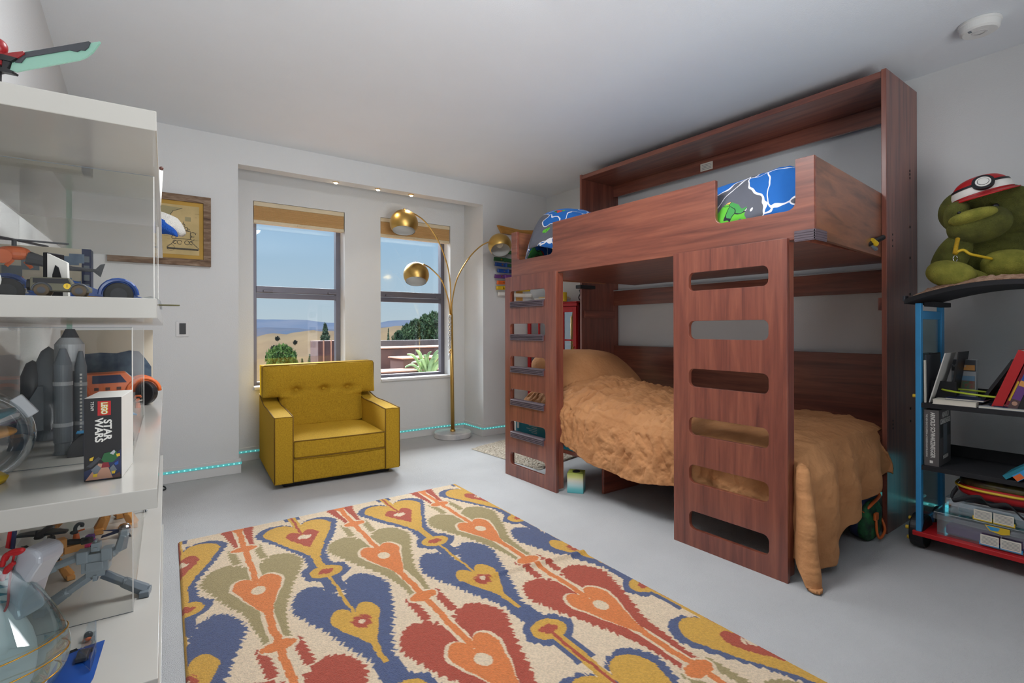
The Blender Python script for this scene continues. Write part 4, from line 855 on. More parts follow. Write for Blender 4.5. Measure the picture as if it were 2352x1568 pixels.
c = onz(374, 1126, .0); o = MB().tube(spline([c+Vector((-.05, .02, .012)), c+Vector((.0, .03, .02)), c+Vector((.015, .0, .01)), c+Vector((0, -.02, .008)), c+Vector((-.05, -.01, .008))]), .005, 8).build('cable', 'black', smooth=True); tag(o, 'loop of black cable on the carpet beside the display shelves', 'cable')
# ================================================================ white display shelves on the left
sh = thing('display_shelving', 'glossy white open shelving along the left wall crowded with toys', 'shelving', (.0245, 1.038, 0), R(-2.06))
SM = WM[sh.name]; SL, SWD, ST = 1.83, .34, .033
LV_ = [.16, .48, .796, 1.112, 1.424]
for z in LV_: MB(SM).box(-SWD, 0, 0, SL, z-ST, z).build('shelf_board', 'white_gloss', sh, bevel=.0015)
for y in (.02, SL-.03):
    for a, c in zip(LV_, LV_[1:]): MB(SM).box(-SWD+.004, -SWD+.022, y, y+.008, a, c-ST).build('glass_upright', 'acrylic_tint', sh)
MB(SM).box(-SWD+.004, -SWD+.03, .02, .05, 0, LV_[0]-ST).build('leg', 'white_gloss', sh); MB(SM).box(-.04, -.012, .02, .05, 0, LV_[0]-ST).build('leg', 'white_gloss', sh)
MB(SM).box(-SWD+.004, -SWD+.03, SL-.05, SL-.02, 0, LV_[0]-ST).build('leg', 'white_gloss', sh); MB(SM).box(-.04, -.012, SL-.05, SL-.02, 0, LV_[0]-ST).build('leg', 'white_gloss', sh)
# clear display cases
for z, lb in ((.48, 'clear acrylic case over the robots on the lower white shelf'), (.796, 'clear acrylic case around the rocket on the middle white shelf'), (1.112, 'clear acrylic case over the blue car on the upper white shelf')):
    z += .0005; cx1, cy0_, cy1_, hh = (-.008 if z > 1 else -.045), .272, .905, .268
    t = thing('acrylic_case', lb, 'display case', SM @ Vector((-.18, .6, z)), R(-2.06), 'clear acrylic cases on the white shelves'); w = .0025
    MB(SM).box(-.325, cx1, cy0_, cy0_+w, z, z+hh).build('front_panel', 'acrylic', t); MB(SM).box(-.325, cx1, cy1_-w, cy1_, z, z+hh).build('back_panel', 'acrylic', t)
    MB(SM).box(cx1-w, cx1, cy0_+w, cy1_-w, z, z+hh).build('side_panel', 'acrylic', t); MB(SM).box(-.325, -.325+w, cy0_+w, cy1_-w, z, z+hh).build('side_panel', 'acrylic', t)
    MB(SM).box(-.325, cx1, cy0_, cy1_, z+hh, z+hh+w).build('lid', 'acrylic', t)
    for yy in (cy0_-.0006, cy1_-.0012): MB(SM).box(cx1-.0012, cx1+.0006, yy, yy+.0018, z, z+hh).build('polished_edge', 'white', t)
    MB(SM).box(-.325, cx1, cy0_-.0006, cy0_, z+hh, z+hh+.001).build('top_edge', 'mid_grey', t); MB(SM).box(-.325, cx1, cy0_-.0006, cy0_+.0004, z, z+.0008).build('bottom_edge', 'mid_grey', t)
def robot(name, label, px, py, z, h, mts, rz, wide=.5, arms=((1, .2, .5), (-1, .6, -.2)), group=None, lean=0):
    # stocky articulated toy robot standing at the pixel's point on a shelf at height z
    c = onz(px, py, z+.0005); t = thing(name, label, 'toy robot', c, rz, group); T = Matrix.Translation(c) @ Matrix.Rotation(rz, 4, 'Z') @ Matrix.Rotation(lean, 4, 'X') @ Matrix.Scale(h, 4)
    a, d, e = mts
    b = MB(T); b.box(-.17, .17, -.10, .10, .50, .78); b.box(-.22, -.08, -.13, .06, .66, .84); b.box(.08, .22, -.13, .06, .66, .84); b.box(-.11, .11, -.13, -.1, .54, .66); b.build('torso', a, t, bevel=.012*h)
    b = MB(T); b.box(-.12, .12, -.08, .08, .42, .5); b.box(-.03, .03, -.1, .0, .36, .45); b.build('hips', d, t, bevel=.01*h)
    b = MB(T); b.box(-.055, .055, -.07, .06, .80, .93); b.box(-.03, .03, -.09, -.06, .82, .87); b.box(-.015, .015, -.05, .05, .93, .97); b.build('head', d, t, bevel=.01*h)
    for s in (-1, 1):
        hip = Vector((s*.08, 0, .42)); kn = Vector((s*(.08+wide*.28), -.03, .24)); ft = Vector((s*(.08+wide*.55), -.02, .05)); b = MB(T)
        b.tube([hip, kn], [.075, .07], 6); b.tube([kn, ft], [.085, .10], 6); b.ball(kn, .08, u=8, v=6); b.cbox(ft+Vector((0, -.04, -.005)), (.13, .26, .085)); b.build('leg', e if s > 0 else a, t, bevel=.008*h)
    for s, out, upz in arms:
        shd = Vector((s*.20, 0, .74)); el = Vector((s*(.20+out*.45), -.04, .66+upz*.25)); ha = Vector((s*(.22+out*.62), -.12, .62+upz*.75)); b = MB(T)
        b.tube([shd, el], [.065, .06], 6); b.tube([el, ha], [.085, .07], 6); b.ball(shd, .085, u=8, v=6); b.cbox(ha, (.09, .09, .10)); b.build('arm', d, t, bevel=.008*h)
    return t, T
def car(name, label, c, rz, L_, Wd, H_, body, g=None, jeep=0, wheels='black', cat='toy car', glass='dark_grey', wr=.17, parent=None):
    T = Matrix.Translation(Vector(c)) @ Matrix.Rotation(rz, 4, 'Z'); t = parent or thing(name, label, cat, c, rz, g); a = L_/2; r = wr*L_*.5
    if jeep: pr = [(-a, r*.9), (-a, H_*.98), (a*.28, H_), (a*.42, H_*.66), (a*.96, H_*.58), (a, H_*.5), (a, r*.9)]; gl = [(-a*.9, H_*.68), (-a*.9, H_*.93), (a*.24, H_*.94), (a*.34, H_*.68)]
    else: pr = [(-a, r*.6), (-a*.98, H_*.62), (-a*.72, H_*.72), (-a*.30, H_), (a*.05, H_), (a*.36, H_*.66), (a*.8, H_*.5), (a, H_*.3), (a, r*.55)]; gl = [(-a*.5, H_*.7), (-a*.28, H_*.94), (a*.03, H_*.94), (a*.25, H_*.68)]
    MB(T).prism(pr, -Wd*.44, Wd*.44, 'y').build('body', body, t, bevel=min(.004, H_*.06)); MB(T).prism(gl, -Wd*.447, Wd*.447, 'y').build('windows', glass, t)
    for x in (-a*.62, a*.62):
        for s in (-1, 1):
            b = MB(T); b.tube([(x, s*Wd*.36, r), (x, s*Wd*.5, r)], r, 20); w = b.build('wheel', wheels, t, bevel=r*.08); MB(T).tube([(x, s*Wd*.495, r), (x, s*Wd*.505, r)], r*.55, 14).build('hub', 'mid_grey' if L_ < .2 and wheels == 'black' else 'dark_grey', w)
            b = MB(T); b.tube([(x+(r*1.22)*math.cos(R(q)), s*Wd*.43, r+(r*1.22)*math.sin(R(q))) for q in range(0, 181, 18)], r*.16, 6); b.build('wheel_arch', body if not jeep else 'dark_grey', t)
    return t, T
# ---- lower tier
Z = .48
robot('toy_robot', 'blue grey toy robot striding on the lower shelf with one arm raised', 222, 1382, Z, .138, ('robot_grey', 'robot_grey', 'robot_dark'), R(-10), 1.0, ((1, .25, .55), (-1, .65, .0)))
t_, T_ = robot('toy_robot', 'yellow and black toy robot on the lower shelf behind the grey robot', 118, 1338, Z, .115, ('tan_plastic', 'black', 'tan_plastic'), R(15), .35, ((1, .6, .1), (-1, .3, .3)))
MB(T_).box(-.14, .14, -.15, -.13, .56, .76).build('chest_plate', 'black', t_, bevel=.001); MB(T_).box(.18, .5, -.10, .02, .52, .66).build('blaster', 'tan_plastic', t_, bevel=.001)
t_, T_ = robot('toy_robot', 'tan toy robot under the edge of the middle shelf beside the silver beetle', 268, 1213, Z, .16, ('tan_plastic', 'tan_plastic', 'tan_plastic'), R(0), .3)
t_, T_ = robot('toy_robot', 'tan and black toy robot mostly hidden behind the middle shelf edge', 203, 1197, Z, .17, ('tan_plastic', 'black', 'tan_plastic'), R(0), .7)
def wings(name, label, c, rz, L_, mt, cat='toy aeroplane', tilt=0, stand=0):
    T = Matrix.Translation(Vector(c)) @ Matrix.Rotation(rz, 4, 'Z') @ Matrix.Rotation(tilt, 4, 'X'); t = thing(name, label, cat, Vector(c)-Vector((0, 0, stand)), rz)
    MB(T).tube([(-L_*.35, 0, 0), (-L_*.2, 0, .0), (L_*.2, 0, .004), (L_*.42, 0, 0)], [.004, L_*.09, L_*.08, .002], 10).build('fuselage', mt, t, smooth=True)
    for s in (-1, 1): MB(T).prism([(-L_*.2, 0), (L_*.22, 0), (L_*.02, s*L_*.48), (-L_*.16, s*L_*.5)], -.002, .004, 'z').build('wing', mt, t, bevel=.001)
    MB(T).prism([(-L_*.34, 0), (-L_*.18, 0), (-L_*.3, L_*.16)], -.001, .002, 'y').build('tail_fin', mt, t)
    if stand: MB().tube([Vector(c), Vector(c)-Vector((0, 0, stand-.002))], .003, 8).build('stand', 'bubble', t)
    return t
c = onz(102, 1262, Z); wings('toy_jet', 'dark grey winged toy jet at the back left of the lower shelf', (c.x, c.y, Z+.045), R(70), .11, 'dark_grey', stand=.045)
c = onz(175, 1243, Z); t = thing('toy_figure', 'small orange and grey snake figure on the lower shelf', 'toy figure', c)
MB().tube([c, c+Vector((0, 0, .022))], [.009, .006], 8).build('body', 'orange', t, smooth=True); MB().tube(spline([c+Vector((0, 0, .02)), c+Vector((-.002, 0, .036)), c+Vector((.004, 0, .046)), c+Vector((.013, 0, .045)), c+Vector((.012, 0, .038))]), .0045, 8).build('tail', 'dark_grey', t, smooth=True)
MB().tube([c+Vector((0, 0, .026)), c+Vector((.018, 0, .030))], .0025, 6).build('arm', 'orange', t); MB().ball(c+Vector((-.004, 0, .026)), (.010, .006, .006), u=10, v=6).build('shoulder', 'dark_grey', t)
c = onz(205, 1252, Z+.0005); t, T = car('toy_car', 'tiny magenta and purple toy car on the lower shelf', c, R(-115), .042, .026, .016, 'magenta', glass='purple'); MB(T).box(-.012, .004, -.008, .008, .014, .027).build('cab', 'purple', t, bevel=.001)
c = onz(286, 1230, Z+.0005); t = thing('toy_beetle', 'chrome and black toy beetle with blue feelers on the lower shelf', 'toy', c); MB().ball(c+Vector((0, 0, .018)), (.016, .018, .017), u=14, v=9, e=.8).build('shell', 'chrome', t)
for s in (-1, 1): MB().tube([c+Vector((s*.008, -.008, .01)), c+Vector((s*.014, -.016, 0))], .0025, 6).build('leg', 'dark_grey', t)
MB().prism([(-.05, .012), (-.014, .02), (-.014, .012), (-.052, .006)], -.002, .002, 'y', Matrix.Translation(c)).build('feeler', 'navy', t); MB().prism([(-.048, .026), (-.014, .022), (-.018, .016)], -.002, .002, 'y', Matrix.Translation(c)).build('feeler', 'navy', t)
c = onz(316, 1177, Z+.0005); car('toy_car', 'small grey toy car at the far edge of the lower shelf', c, R(10), .05, .026, .018, 'light_grey')
# ---- shark-shaped see-through bag at the front left corner
c = Vector(at(40, 1420, .80)); c.z = Z; t = thing('shark_toy', 'white and teal shark-shaped toy bag with red trim in the bottom left corner', 'toy', c)
c = Vector((-.172, 1.062, Z)); 
def egg(u, v):
    a = u*2*PI; h = v; r = .084*(math.sin(h**.85*PI))**.62*(1.02-.25*h)+.0015; k = .0025*math.sin(a*7+h*5)*math.sin(h*PI)
    return c+Vector(((r+k)*math.cos(a)*1.05, (r+k)*math.sin(a)*.62, h*.232))
MB().grid(egg, 60, 40).build('bag', 'clear_blue', t, smooth=True)
def cut(pts, d0, th, nm, mt, par=t, bev=0):
    n = fw; b = MB(); A = [b._v(at(x, y, d0)) for x, y in pts]; B = [b._v(at(x, y, d0)+fw*th) for x, y in pts]; b.face(A); b.face(B[::-1]); k = len(A)
    for i in range(k): b.face([A[i], B[i], B[(i+1) % k], A[(i+1) % k]])
    return b.build(nm, mt, par, bevel=bev)
cut([(30, 1295), (38, 1268), (55, 1261), (80, 1265), (91, 1278), (90, 1296), (72, 1322), (55, 1352), (45, 1384), (42, 1404), (46, 1424), (30, 1432), (-20, 1440), (-14, 1412), (14, 1398), (20, 1340)], .768, .045, 'hood', 'hood_grey', bev=.006)
cut([(-30, 1270), (30, 1280), (22, 1340), (16, 1400), (-30, 1412)], .775, .03, 'mouth', 'white')
for k in range(5): cut([(-30, 1322+19*k), (-30, 1338+19*k), (16, 1331+17*k)], .772, .003, 'tooth', 'teal')
MB().tube(spline([at(34, 1268, .765), at(27, 1300, .765), at(21, 1345, .764), at(18, 1385, .764), at(8, 1408, .764)]), .0016, 8).build('red_piping', 'red', t, smooth=True)
for k in range(2): MB().tube(spline([at(-10, 1300+32*k, .764), at(12, 1285+32*k, .76), at(24, 1268+32*k, .757), at(52-20*k, 1262+30*k, .757), at(40-20*k, 1270+32*k, .757), at(14, 1274+34*k, .757), at(5, 1300+32*k, .757)]), .0032, 8).build('red_loop', 'red', t, smooth=True)
cut([(12, 1258), (18, 1222), (36, 1213), (30, 1262)], .78, .003, 'tag', 'navy'); cut([(12, 1258), (18, 1222), (25, 1219), (20, 1260)], .778, .003, 'red_stripe', 'red')
MB().ball(c+Vector((-.01, .01, .085)), (.055, .03, .085)).build('filling', 'white_plastic', t, smooth=True)
for k in range(3):
    z = .045+.03*k; MB().tube([c+Vector((.086*math.sin((z/.215)**.85*PI)**.62*(1.02-.25*z/.215)*1.06*math.cos(R(q)), .088*math.sin((z/.215)**.85*PI)**.62*.64*math.sin(R(q)), z+.012*math.cos(R(q)))) for q in range(-120, 31, 10)], .0012, 6).build('gold_cord', 'gold', t, smooth=True)
# blister pack lying on the shelf
a = onz(112, 1560, Z); p1_ = onz(140, 1500, Z); p2_ = onz(241, 1472, Z); p3_ = onz(215, 1555, Z)
t = thing('blister_pack', 'blue carded toy car pack lying on the lower shelf in the bottom left', 'toy packet', (p2_.x-.05, p2_.y-.04, Z)); Z1 = Z+.0006
b = MB(); vv = [(onz(x, y, Z1)) for x, y in ((95, 1582), (140, 1506), (241, 1470), (215, 1556), (190, 1600))]; b.prism([(v.x, v.y) for v in vv], Z1, Z1+.0012); b.build('card', 'blue', t)
vv = [(onz(x, y, Z1)) for x, y in ((183, 1520), (200, 1456), (222, 1448), (222, 1500), (208, 1545))]; b = MB(); b.prism([(v.x, v.y) for v in vv], Z1+.0012, Z1+.022); b.build('bubble', 'bubble', t, bevel=.002)
c = onz(193, 1508, Z1+.0012); car('', '', c, R(80), .040, .018, .013, 'dark_grey', parent=t)
c = onz(203, 1468, Z1+.0012); MB().ball(c+Vector((0, 0, .008)), (.007, .007, .007), u=10, v=8).build('helmet', 'black', t); MB().ball(c+Vector((0, -.004, .004)), (.005, .005, .004), u=10, v=8).build('neck', 'orange', t)
o1 = onz(131, 1522, Z1+.0015); o2 = onz(146, 1500, Z1+.0015); d_ = o2-o1; text('RACERS', .009, frame(onz(133, 1525, Z1+.0016), (d_.x, d_.y, 0), (-d_.y, d_.x, 0)), 'printed_word', 'yellow', t, .0002) if 0 else None
MB().prism([tuple(onz(x, y, Z1)[:2]) for x, y in ((150, 1500), (176, 1490), (180, 1494), (154, 1505))], Z1+.0012, Z1+.0015).build('dark_stripe', 'black', t); MB().prism([tuple(onz(x, y, Z1)[:2]) for x, y in ((128, 1545), (137, 1510), (143, 1508), (134, 1545))], Z1+.0012, Z1+.0015).build('yellow_strip', 'yellow', t)
# ---- middle tier
Z = .7965
c = Vector(onz(-63, 1042, .7965)); c = at(-63, 1012, .865); c.z = Z+.081; t = thing('clear_globe', 'clear plastic globe with teal and gold inside at the left edge of the middle shelf', 'globe', (c.x, c.y, Z))
MB().ball(c, .080, u=48, v=32).build('globe_shell', 'bubble', t, smooth=True); MB().ball(c+Vector((.01, 0, .006)), (.045, .04, .012)).build('disc', 'tan_plastic', t, smooth=True); MB().lathe([(.03, .018), (.062, .024), (.062, .032), (.03, .030)], 32, Matrix.Translation(c) @ Matrix.Rotation(R(-14), 4, 'Y')).build('teal_ring', 'teal', t, smooth=True)
MB().lathe([(.015, -.08), (.04, -.0802), (.044, -.072), (.03, -.06)], 32, Matrix.Translation(c)).build('yellow_foot', 'yellow', t, smooth=True); MB().cbox(c+Vector((.066, -.012, .05)), (.018, .01, .04), Matrix.Rotation(R(-35), 4, 'Y')).build('hinge_clip', 'light_grey', t, bevel=.002)
# rocket with boosters and shuttle
c = onz(160, 1030, Z); t = thing('toy_rocket', 'tall grey toy rocket with side boosters inside the middle acrylic case', 'toy rocket', c)
def stage(px, y0, y1, wpx, prof, nm, mt, d, parent=t):
    lo = at(px, y1, d); hi = at(px, y0, d); lo.z = max(lo.z, Z); H_ = hi.z-lo.z; r = wpx/2/F*d
    return MB().lathe([(r*a, H_*b_) for a, b_ in prof], 28, Matrix.Translation(Vector((lo.x, lo.y, lo.z)))).build(nm, mt, parent, smooth=False, bevel=.0006)
stage(161, 755, 775, 33, [(0, 0), (1, 0), (.5, 1), (0, 1)], 'nose_cap', 'dark_grey', 1.16)
stage(160, 775, 852, 54, [(0, 0), (.45, 0), (.62, .04), (1, .30), (1, .80), (.62, 1), (0, 1)], 'main_tank', 'light_grey', 1.16)
stage(162, 850, 1040, 40, [(0, 0), (1, 0), (1, 1), (0, 1)], 'core_stage', 'dark_grey', 1.17)
for px, y0, d in ((145, 800, 1.09), (186, 806, 1.15)):
    s_ = stage(px, y0, 1035, 34 if px < 150 else 22, [(0, 0), (.9, 0), (.9, .08), (1, .09), (1, .84), (.35, 1), (0, 1)], 'booster', 'mid_grey', d)
    for f in (.24, .64): 
        lo = at(px, 1035, d); lo.z = max(lo.z, Z); hi = at(px, y0, d); r = (34 if px < 150 else 22)/2/F*d; zz = lo.z+(hi.z-lo.z)*f
        MB().tube([(lo.x, lo.y, zz), (lo.x, lo.y, zz+.008)], r*1.05, 28).build('band', 'light_grey', s_)
    MB().lathe([(0, 0), (r*1.1, 0), (r*.7, .014), (0, .014)], 24, Matrix.Translation(Vector((lo.x, lo.y, Z)))).build('engine_bell', 'mid_grey', s_)
b = MB()
for k in range(20): q = at(186, 860+8*k, 1.10); b.cbox(q, (.004, .003, .004))
b.build('ladder_dots', 'white', t)['kind'] = 'stuff'
c = onz(112, 1000, Z); t = thing('toy_shuttle', 'dark grey toy space shuttle standing upright left of the rocket', 'toy shuttle', c); d = 1.24
B0 = at(112, 985, d); T3 = at(122, 795, d); ax_ = Vector((0, 0, 1)); H_ = T3.z-B0.z
MB().lathe([(0, 0), (.024, 0), (.027, .02), (.028, H_*.62), (.024, H_*.80), (.014, H_*.94), (0, H_)], 28, Matrix.Translation(B0)).build('fuselage', 'mid_grey', t, smooth=True)
MB().lathe([(0, 0), (.022, 0), (.022, H_*.55), (.012, H_*.70), (0, H_*.74)], 20, Matrix.Translation(B0+Vector((-.028, -.004, .02)))).build('belly_tank', 'dark_grey', t, smooth=True)
MB().prism([(0, 0), (-.050, -.004), (-.044, .035), (-.010, .105), (0, .105)], -.003, .003, 'y', Matrix.Translation(B0+Vector((-.006, -.028, .002)))).build('wing', 'mid_grey', t, bevel=.001)
MB().prism([(0, 0), (.050, -.004), (.044, .035), (.010, .105), (0, .105)], -.003, .003, 'y', Matrix.Translation(B0+Vector((.004, .024, .002)))).build('wing', 'dark_grey', t, bevel=.001)
MB().lathe([(0, 0), (.030, 0), (.018, B0.z-Z+.003), (0, B0.z-Z+.003)], 24, Matrix.Translation(Vector((B0.x, B0.y, Z)))).build('engine_bell', 'mid_grey', t)
c = onz(150, 1010, Z); t = thing('toy_figure', 'small purple crayon-shaped figure standing in front of the rocket', 'toy figure', c)
T = Matrix.Translation(c); MB(T).box(-.009, .009, -.007, .007, .012, .038).build('body', 'purple', t, bevel=.002); MB(T).lathe([(0, .038), (.0085, .038), (.002, .058), (0, .059)], 16).build('pointed_hat', 'purple', t)
for s in (-1, 1): MB(T).box(s*.004-.003, s*.004+.003, -.006, .005, 0, .012).build('foot', 'purple', t, bevel=.001)
MB(T).lathe([(.004, 0), (.006, 0), (.006, .001), (.004, .001)], 16, frame((0, -.008, .024), (1, 0, 0), (0, 0, 1))).build('ring_mark', 'white', t)
c = onz(178, 1046, Z); t = thing('toy_hangar', 'dark quarter-round grey block in front of the rocket', 'toy', c); T = Matrix.Translation(c)
MB(T).prism([(-.016, 0)]+[(-.016+.036*(1-math.cos(R(q))), .046*math.sin(R(q))+.0) for q in range(0, 91, 10)]+[(.02, 0)], -.012, .03, 'y').build('block', 'dark_grey', t, bevel=.001)
MB(T).box(-.002, .018, -.01, .02, .0465, .049).build('light_strip', 'sky_blue', t, bevel=.001)
c = onz(68, 1000, Z); t = thing('toy_speeder', 'dark low toy craft with red and yellow details left of the shuttle', 'toy', c); T = Matrix.Translation(c) @ Matrix.Rotation(R(12), 4, 'Z')
MB(T).prism([(-.055, .035), (.0, .055), (.03, .055), (.035, 0), (.005, 0), (-.02, .012)], -.018, .018, 'y').build('hull', 'navy', t, bevel=.002); MB(T).prism([(-.06, .034), (-.02, .045), (-.02, .038)], -.02, .02, 'y').build('nose', 'purple', t)
MB(T).box(-.035, -.012, -.015, .015, 0, .014).build('stand', 'tan_plastic', t, bevel=.001); MB(T).tube([(.012, -.019, .035), (.012, -.021, .035)], .006, 14).build('yellow_dot', 'yellow', t); MB(T).box(-.03, .02, -.012, .012, .06, .067).build('top_wing', 'mid_grey', t, bevel=.001); MB(T).box(-.004, .012, -.004, .004, .054, .061).build('strut', 'red', t)
MB(T).box(.0, .02, -.01, .01, .072, .076).build('red_fin', 'red', t); MB(T).box(.006, .012, -.003, .003, .066, .073).build('fin_post', 'dark_grey', t)
# branded box
bx0 = onz(193, 1107, Z); bx1 = onz(280, 1097, Z); bd = (bx1-bx0); bw = bd.length; bd.normalize(); bn = Vector((-bd.y, bd.x, 0)); BX = Matrix(((bd.x, bn.x, 0, bx0.x), (bd.y, bn.y, 0, bx0.y), (0, 0, 1, Z), (0, 0, 0, 1)))
t = thing('toy_box', 'tall narrow black toy box with white lettering on the middle shelf', 'box', bx0+(bd*bw/2)); bh = .1445; dpt = .118
MB(BX).box(0, bw, 0, dpt, 0, bh).build('carton', 'white', t, bevel=.0008); MB(BX).box(.0003, bw-.0003, -.0006, .0002, .0003, bh-.0003).build('front_print', 'black', t)
MB(BX).box(-.0004, .0002, .001, dpt-.001, .001, bh-.001).build('side_print', 'navy', t)
def onbox(x, z, y=-.0012): return BX @ Vector((x, y, z))
dn = Vector((0, 0, -1)); rd_ = BX.to_3x3() @ Vector((1, 0, 0))
MB(BX).box(.019, .0375, -.0012, -.0006, .1135, .1385).build('red_logo_square', 'red', t)
text('LEGO', .0115, frame(onbox(.0280, .126, -.0014), dn, rd_), 'logo_word', 'yellow', t, .0002, .70, bold=.0012); text('LEGO', .0115, frame(onbox(.0280, .126, -.0018), dn, rd_), 'logo_word', 'white', t, .0002, .70, bold=.0003)
text('STAR', .0155, frame(onbox(.0325, .088, -.0014), dn, rd_), 'title_word', 'white', t, .0002, 1.0, bold=.0005); text('WARS', .0155, frame(onbox(.0205, .088, -.0014), dn, rd_), 'title_word', 'white', t, .0002, .98, bold=.0005)
text('75369', .0065, frame(onbox(.0115, .1305, -.0014), dn, rd_), 'set_number', 'white', t, .0001, 1)
def art(poly, mt, nm='picture_patch', y=-.0010): MB(BX).prism(poly, y-.0003, y, 'y').build(nm, mt, t)
art([(.0005, .004), (.03, .001), (bw-.001, .008), (bw-.001, .052), (.03, .03), (.0005, .018)], 'navy')
art([(.002, .002), (.02, .03), (.032, .028), (.040, .003)], 'rust_top', y=-.0013); art([(.034, .002), (.05, .012), (.051, .003)], 'rust', y=-.0013)
art([(.024, .036), (.028, .047), (.045, .050), (.048, .038), (.040, .030), (.028, .031)], 'green', y=-.0016); art([(.010, .020), (.018, .028), (.024, .022), (.016, .008)], 'mid_grey', y=-.0016); art([(.036, .020), (.041, .026), (.046, .016), (.038, .008)], 'mid_grey', y=-.0016)
art([(.0125, .012), (.019, .013), (.018, .007), (.0125, .007)], 'yellow', y=-.0019); art([(.0385, .014), (.044, .015), (.043, .010), (.039, .010)], 'yellow', y=-.0019); art([(.045, .044), (.050, .045), (.0505, .040), (.046, .039)], 'yellow', y=-.0019); art([(.008, .040), (.014, .043), (.012, .036), (.008, .036)], 'yellow', y=-.0019)
art([(.024, .022), (.036, .022), (.034, .031), (.026, .031)], 'red_dark', y=-.0016); art([(.036, .046), (.042, .052), (.044, .048), (.041, .043)], 'light_grey', y=-.0019); art([(.003, .026), (.020, .042), (.024, .038), (.010, .024)], 'dark_grey', y=-.0015); art([(.042, .028), (.048, .032), (.048, .026), (.044, .024)], 'blue', y=-.0016)
# orange truck box and model
a = onz(186, 952, Z); c = at(258, 905, 1.93); c.z = Z
c = Vector((-.055, 2.52, Z)); t = thing('picture_box', 'large box printed with a mountain behind the orange truck on the middle shelf', 'box', (c.x-.08, c.y, Z)); 
mat('print_sky', (206, 196, 176), .6, var=.03); mat('print_mount', (84, 102, 118), .7, var=.2, vscale=26, c2=(54, 70, 92))
MB().box(-.235, .045, c.y, c.y+.06, Z, Z+.262).build('carton', 'print_sky', t, bevel=.001)
pk = [(-.23, .145), (-.20, .168), (-.16, .172), (-.12, .176), (-.07, .172), (-.03, .182), (.0, .178), (.02, .150), (.04, .115), (.04, .06), (-.23, .06)]
MB().prism([(x, Z+z) for x, z in pk], c.y-.0015, c.y, 'y').build('mountain_print', 'print_mount', t)
c = onz(290, 938, Z); c = Vector((-.095, 2.26, Z+.008)); t = thing('toy_truck', 'orange toy off-road truck with big black tyres at the far end of the middle shelf', 'toy truck', c, R(4)); T = Matrix.Translation(c) @ Matrix.Rotation(R(4), 4, 'Z')
pr = [(-.13, .045), (-.13, .105), (.055, .108), (.082, .078), (.130, .074), (.145, .062), (.148, .045), (.06, .040), (.04, .032), (-.05, .032), (-.07, .045)]
b = MB(T); b.prism(pr, -.045, .045, 'y'); b.build('body', 'orange', t, bevel=.003)
for x0, x1 in ((-.12, -.06), (-.035, .05)): MB(T).prism([(x0, .074), (x0, .101), (x1-.01 if x1 > 0 else x1, .101), (x1+.008 if x1 > 0 else x1, .074)], -.0462, .0462, 'y').build('side_window', 'navy', t)
MB(T).prism([(.058, .107), (.083, .080), (.080, .079), (.055, .106)], -.040, .040, 'y').build('windscreen', 'light_grey', t)
for x in (-.092, .105):
    for s_ in (-1, 1):
        dv = Vector((-.55, -.83, 0)) if x > 0 else Vector((0, -1, 0)); dv = dv*(-s_*-1); cw = Vector((x, s_*.05, .033)); r_ = .041
        w = MB(T).tube([cw-dv*.014, cw+dv*.014], r_, 30).build('wheel', 'black', t, bevel=.004); MB(T).tube([cw+dv*.0135*(1 if s_ < 0 else 1), cw+dv*.0155], r_*.5, 18).build('rim', 'light_grey', w)
        MB(T).tube([(x+.047*math.cos(R(q)), s_*.048, .038+.047*math.sin(R(q))) for q in range(0, 181, 15)], .006, 6).build('fender', 'orange', t, smooth=True)
for x in (-.03, .0, .03): MB(T).box(x, x+.012, -.0465, -.0455, .050, .060).build('door_detail', 'brown', t)
MB(T).box(-.05, .07, -.05, -.04, .018, .030).build('side_step', 'black', t, bevel=.001); MB(T).box(.132, .152, -.03, .03, .040, .05).build('bumper', 'black', t, bevel=.001)
c = onz(317, 936, Z); t = thing('toy_figure', 'little orange figure below the truck on the middle shelf', 'toy figure', c); MB().tube([c, c+Vector((0, 0, .016))], [.008, .006], 8).build('legs', 'orange', t); MB().ball(c+Vector((0, 0, .024)), (.007, .006, .008), u=12, v=8).build('torso', 'orange', t); MB().tube([c+Vector((-.009, 0, .032)), c+Vector((-.006, 0, .040)), c+Vector((.006, 0, .040)), c+Vector((.009, 0, .034))], .0035, 8).build('hood', 'orange', t, smooth=True); MB().tube([c+Vector((0, -.004, .022)), c+Vector((.012, -.006, .026))], .002, 6).build('arm', 'white', t)
c = onz(303, 1022, Z); c.x += .001; t, T = car('toy_buggy', 'black and white toy buggy with knobbly tyres behind the black box', c+Vector((-.018, .0, 0)), R(96), .075, .034, .045, 'black', wr=.44); MB(T).box(-.02, .03, -.016, .016, .045, .050).build('blue_roof', 'sky_blue', t, bevel=.001); MB(T).box(.025, .04, -.014, .014, .030, .040).build('front_mask', 'chrome', t, bevel=.001)
c = onz(298, 962, Z); wings('toy_plane', 'small blue and white toy plane between the buggy and the orange figure', (c.x-.005, c.y, Z+.012), R(-15), .055, 'sky_blue')
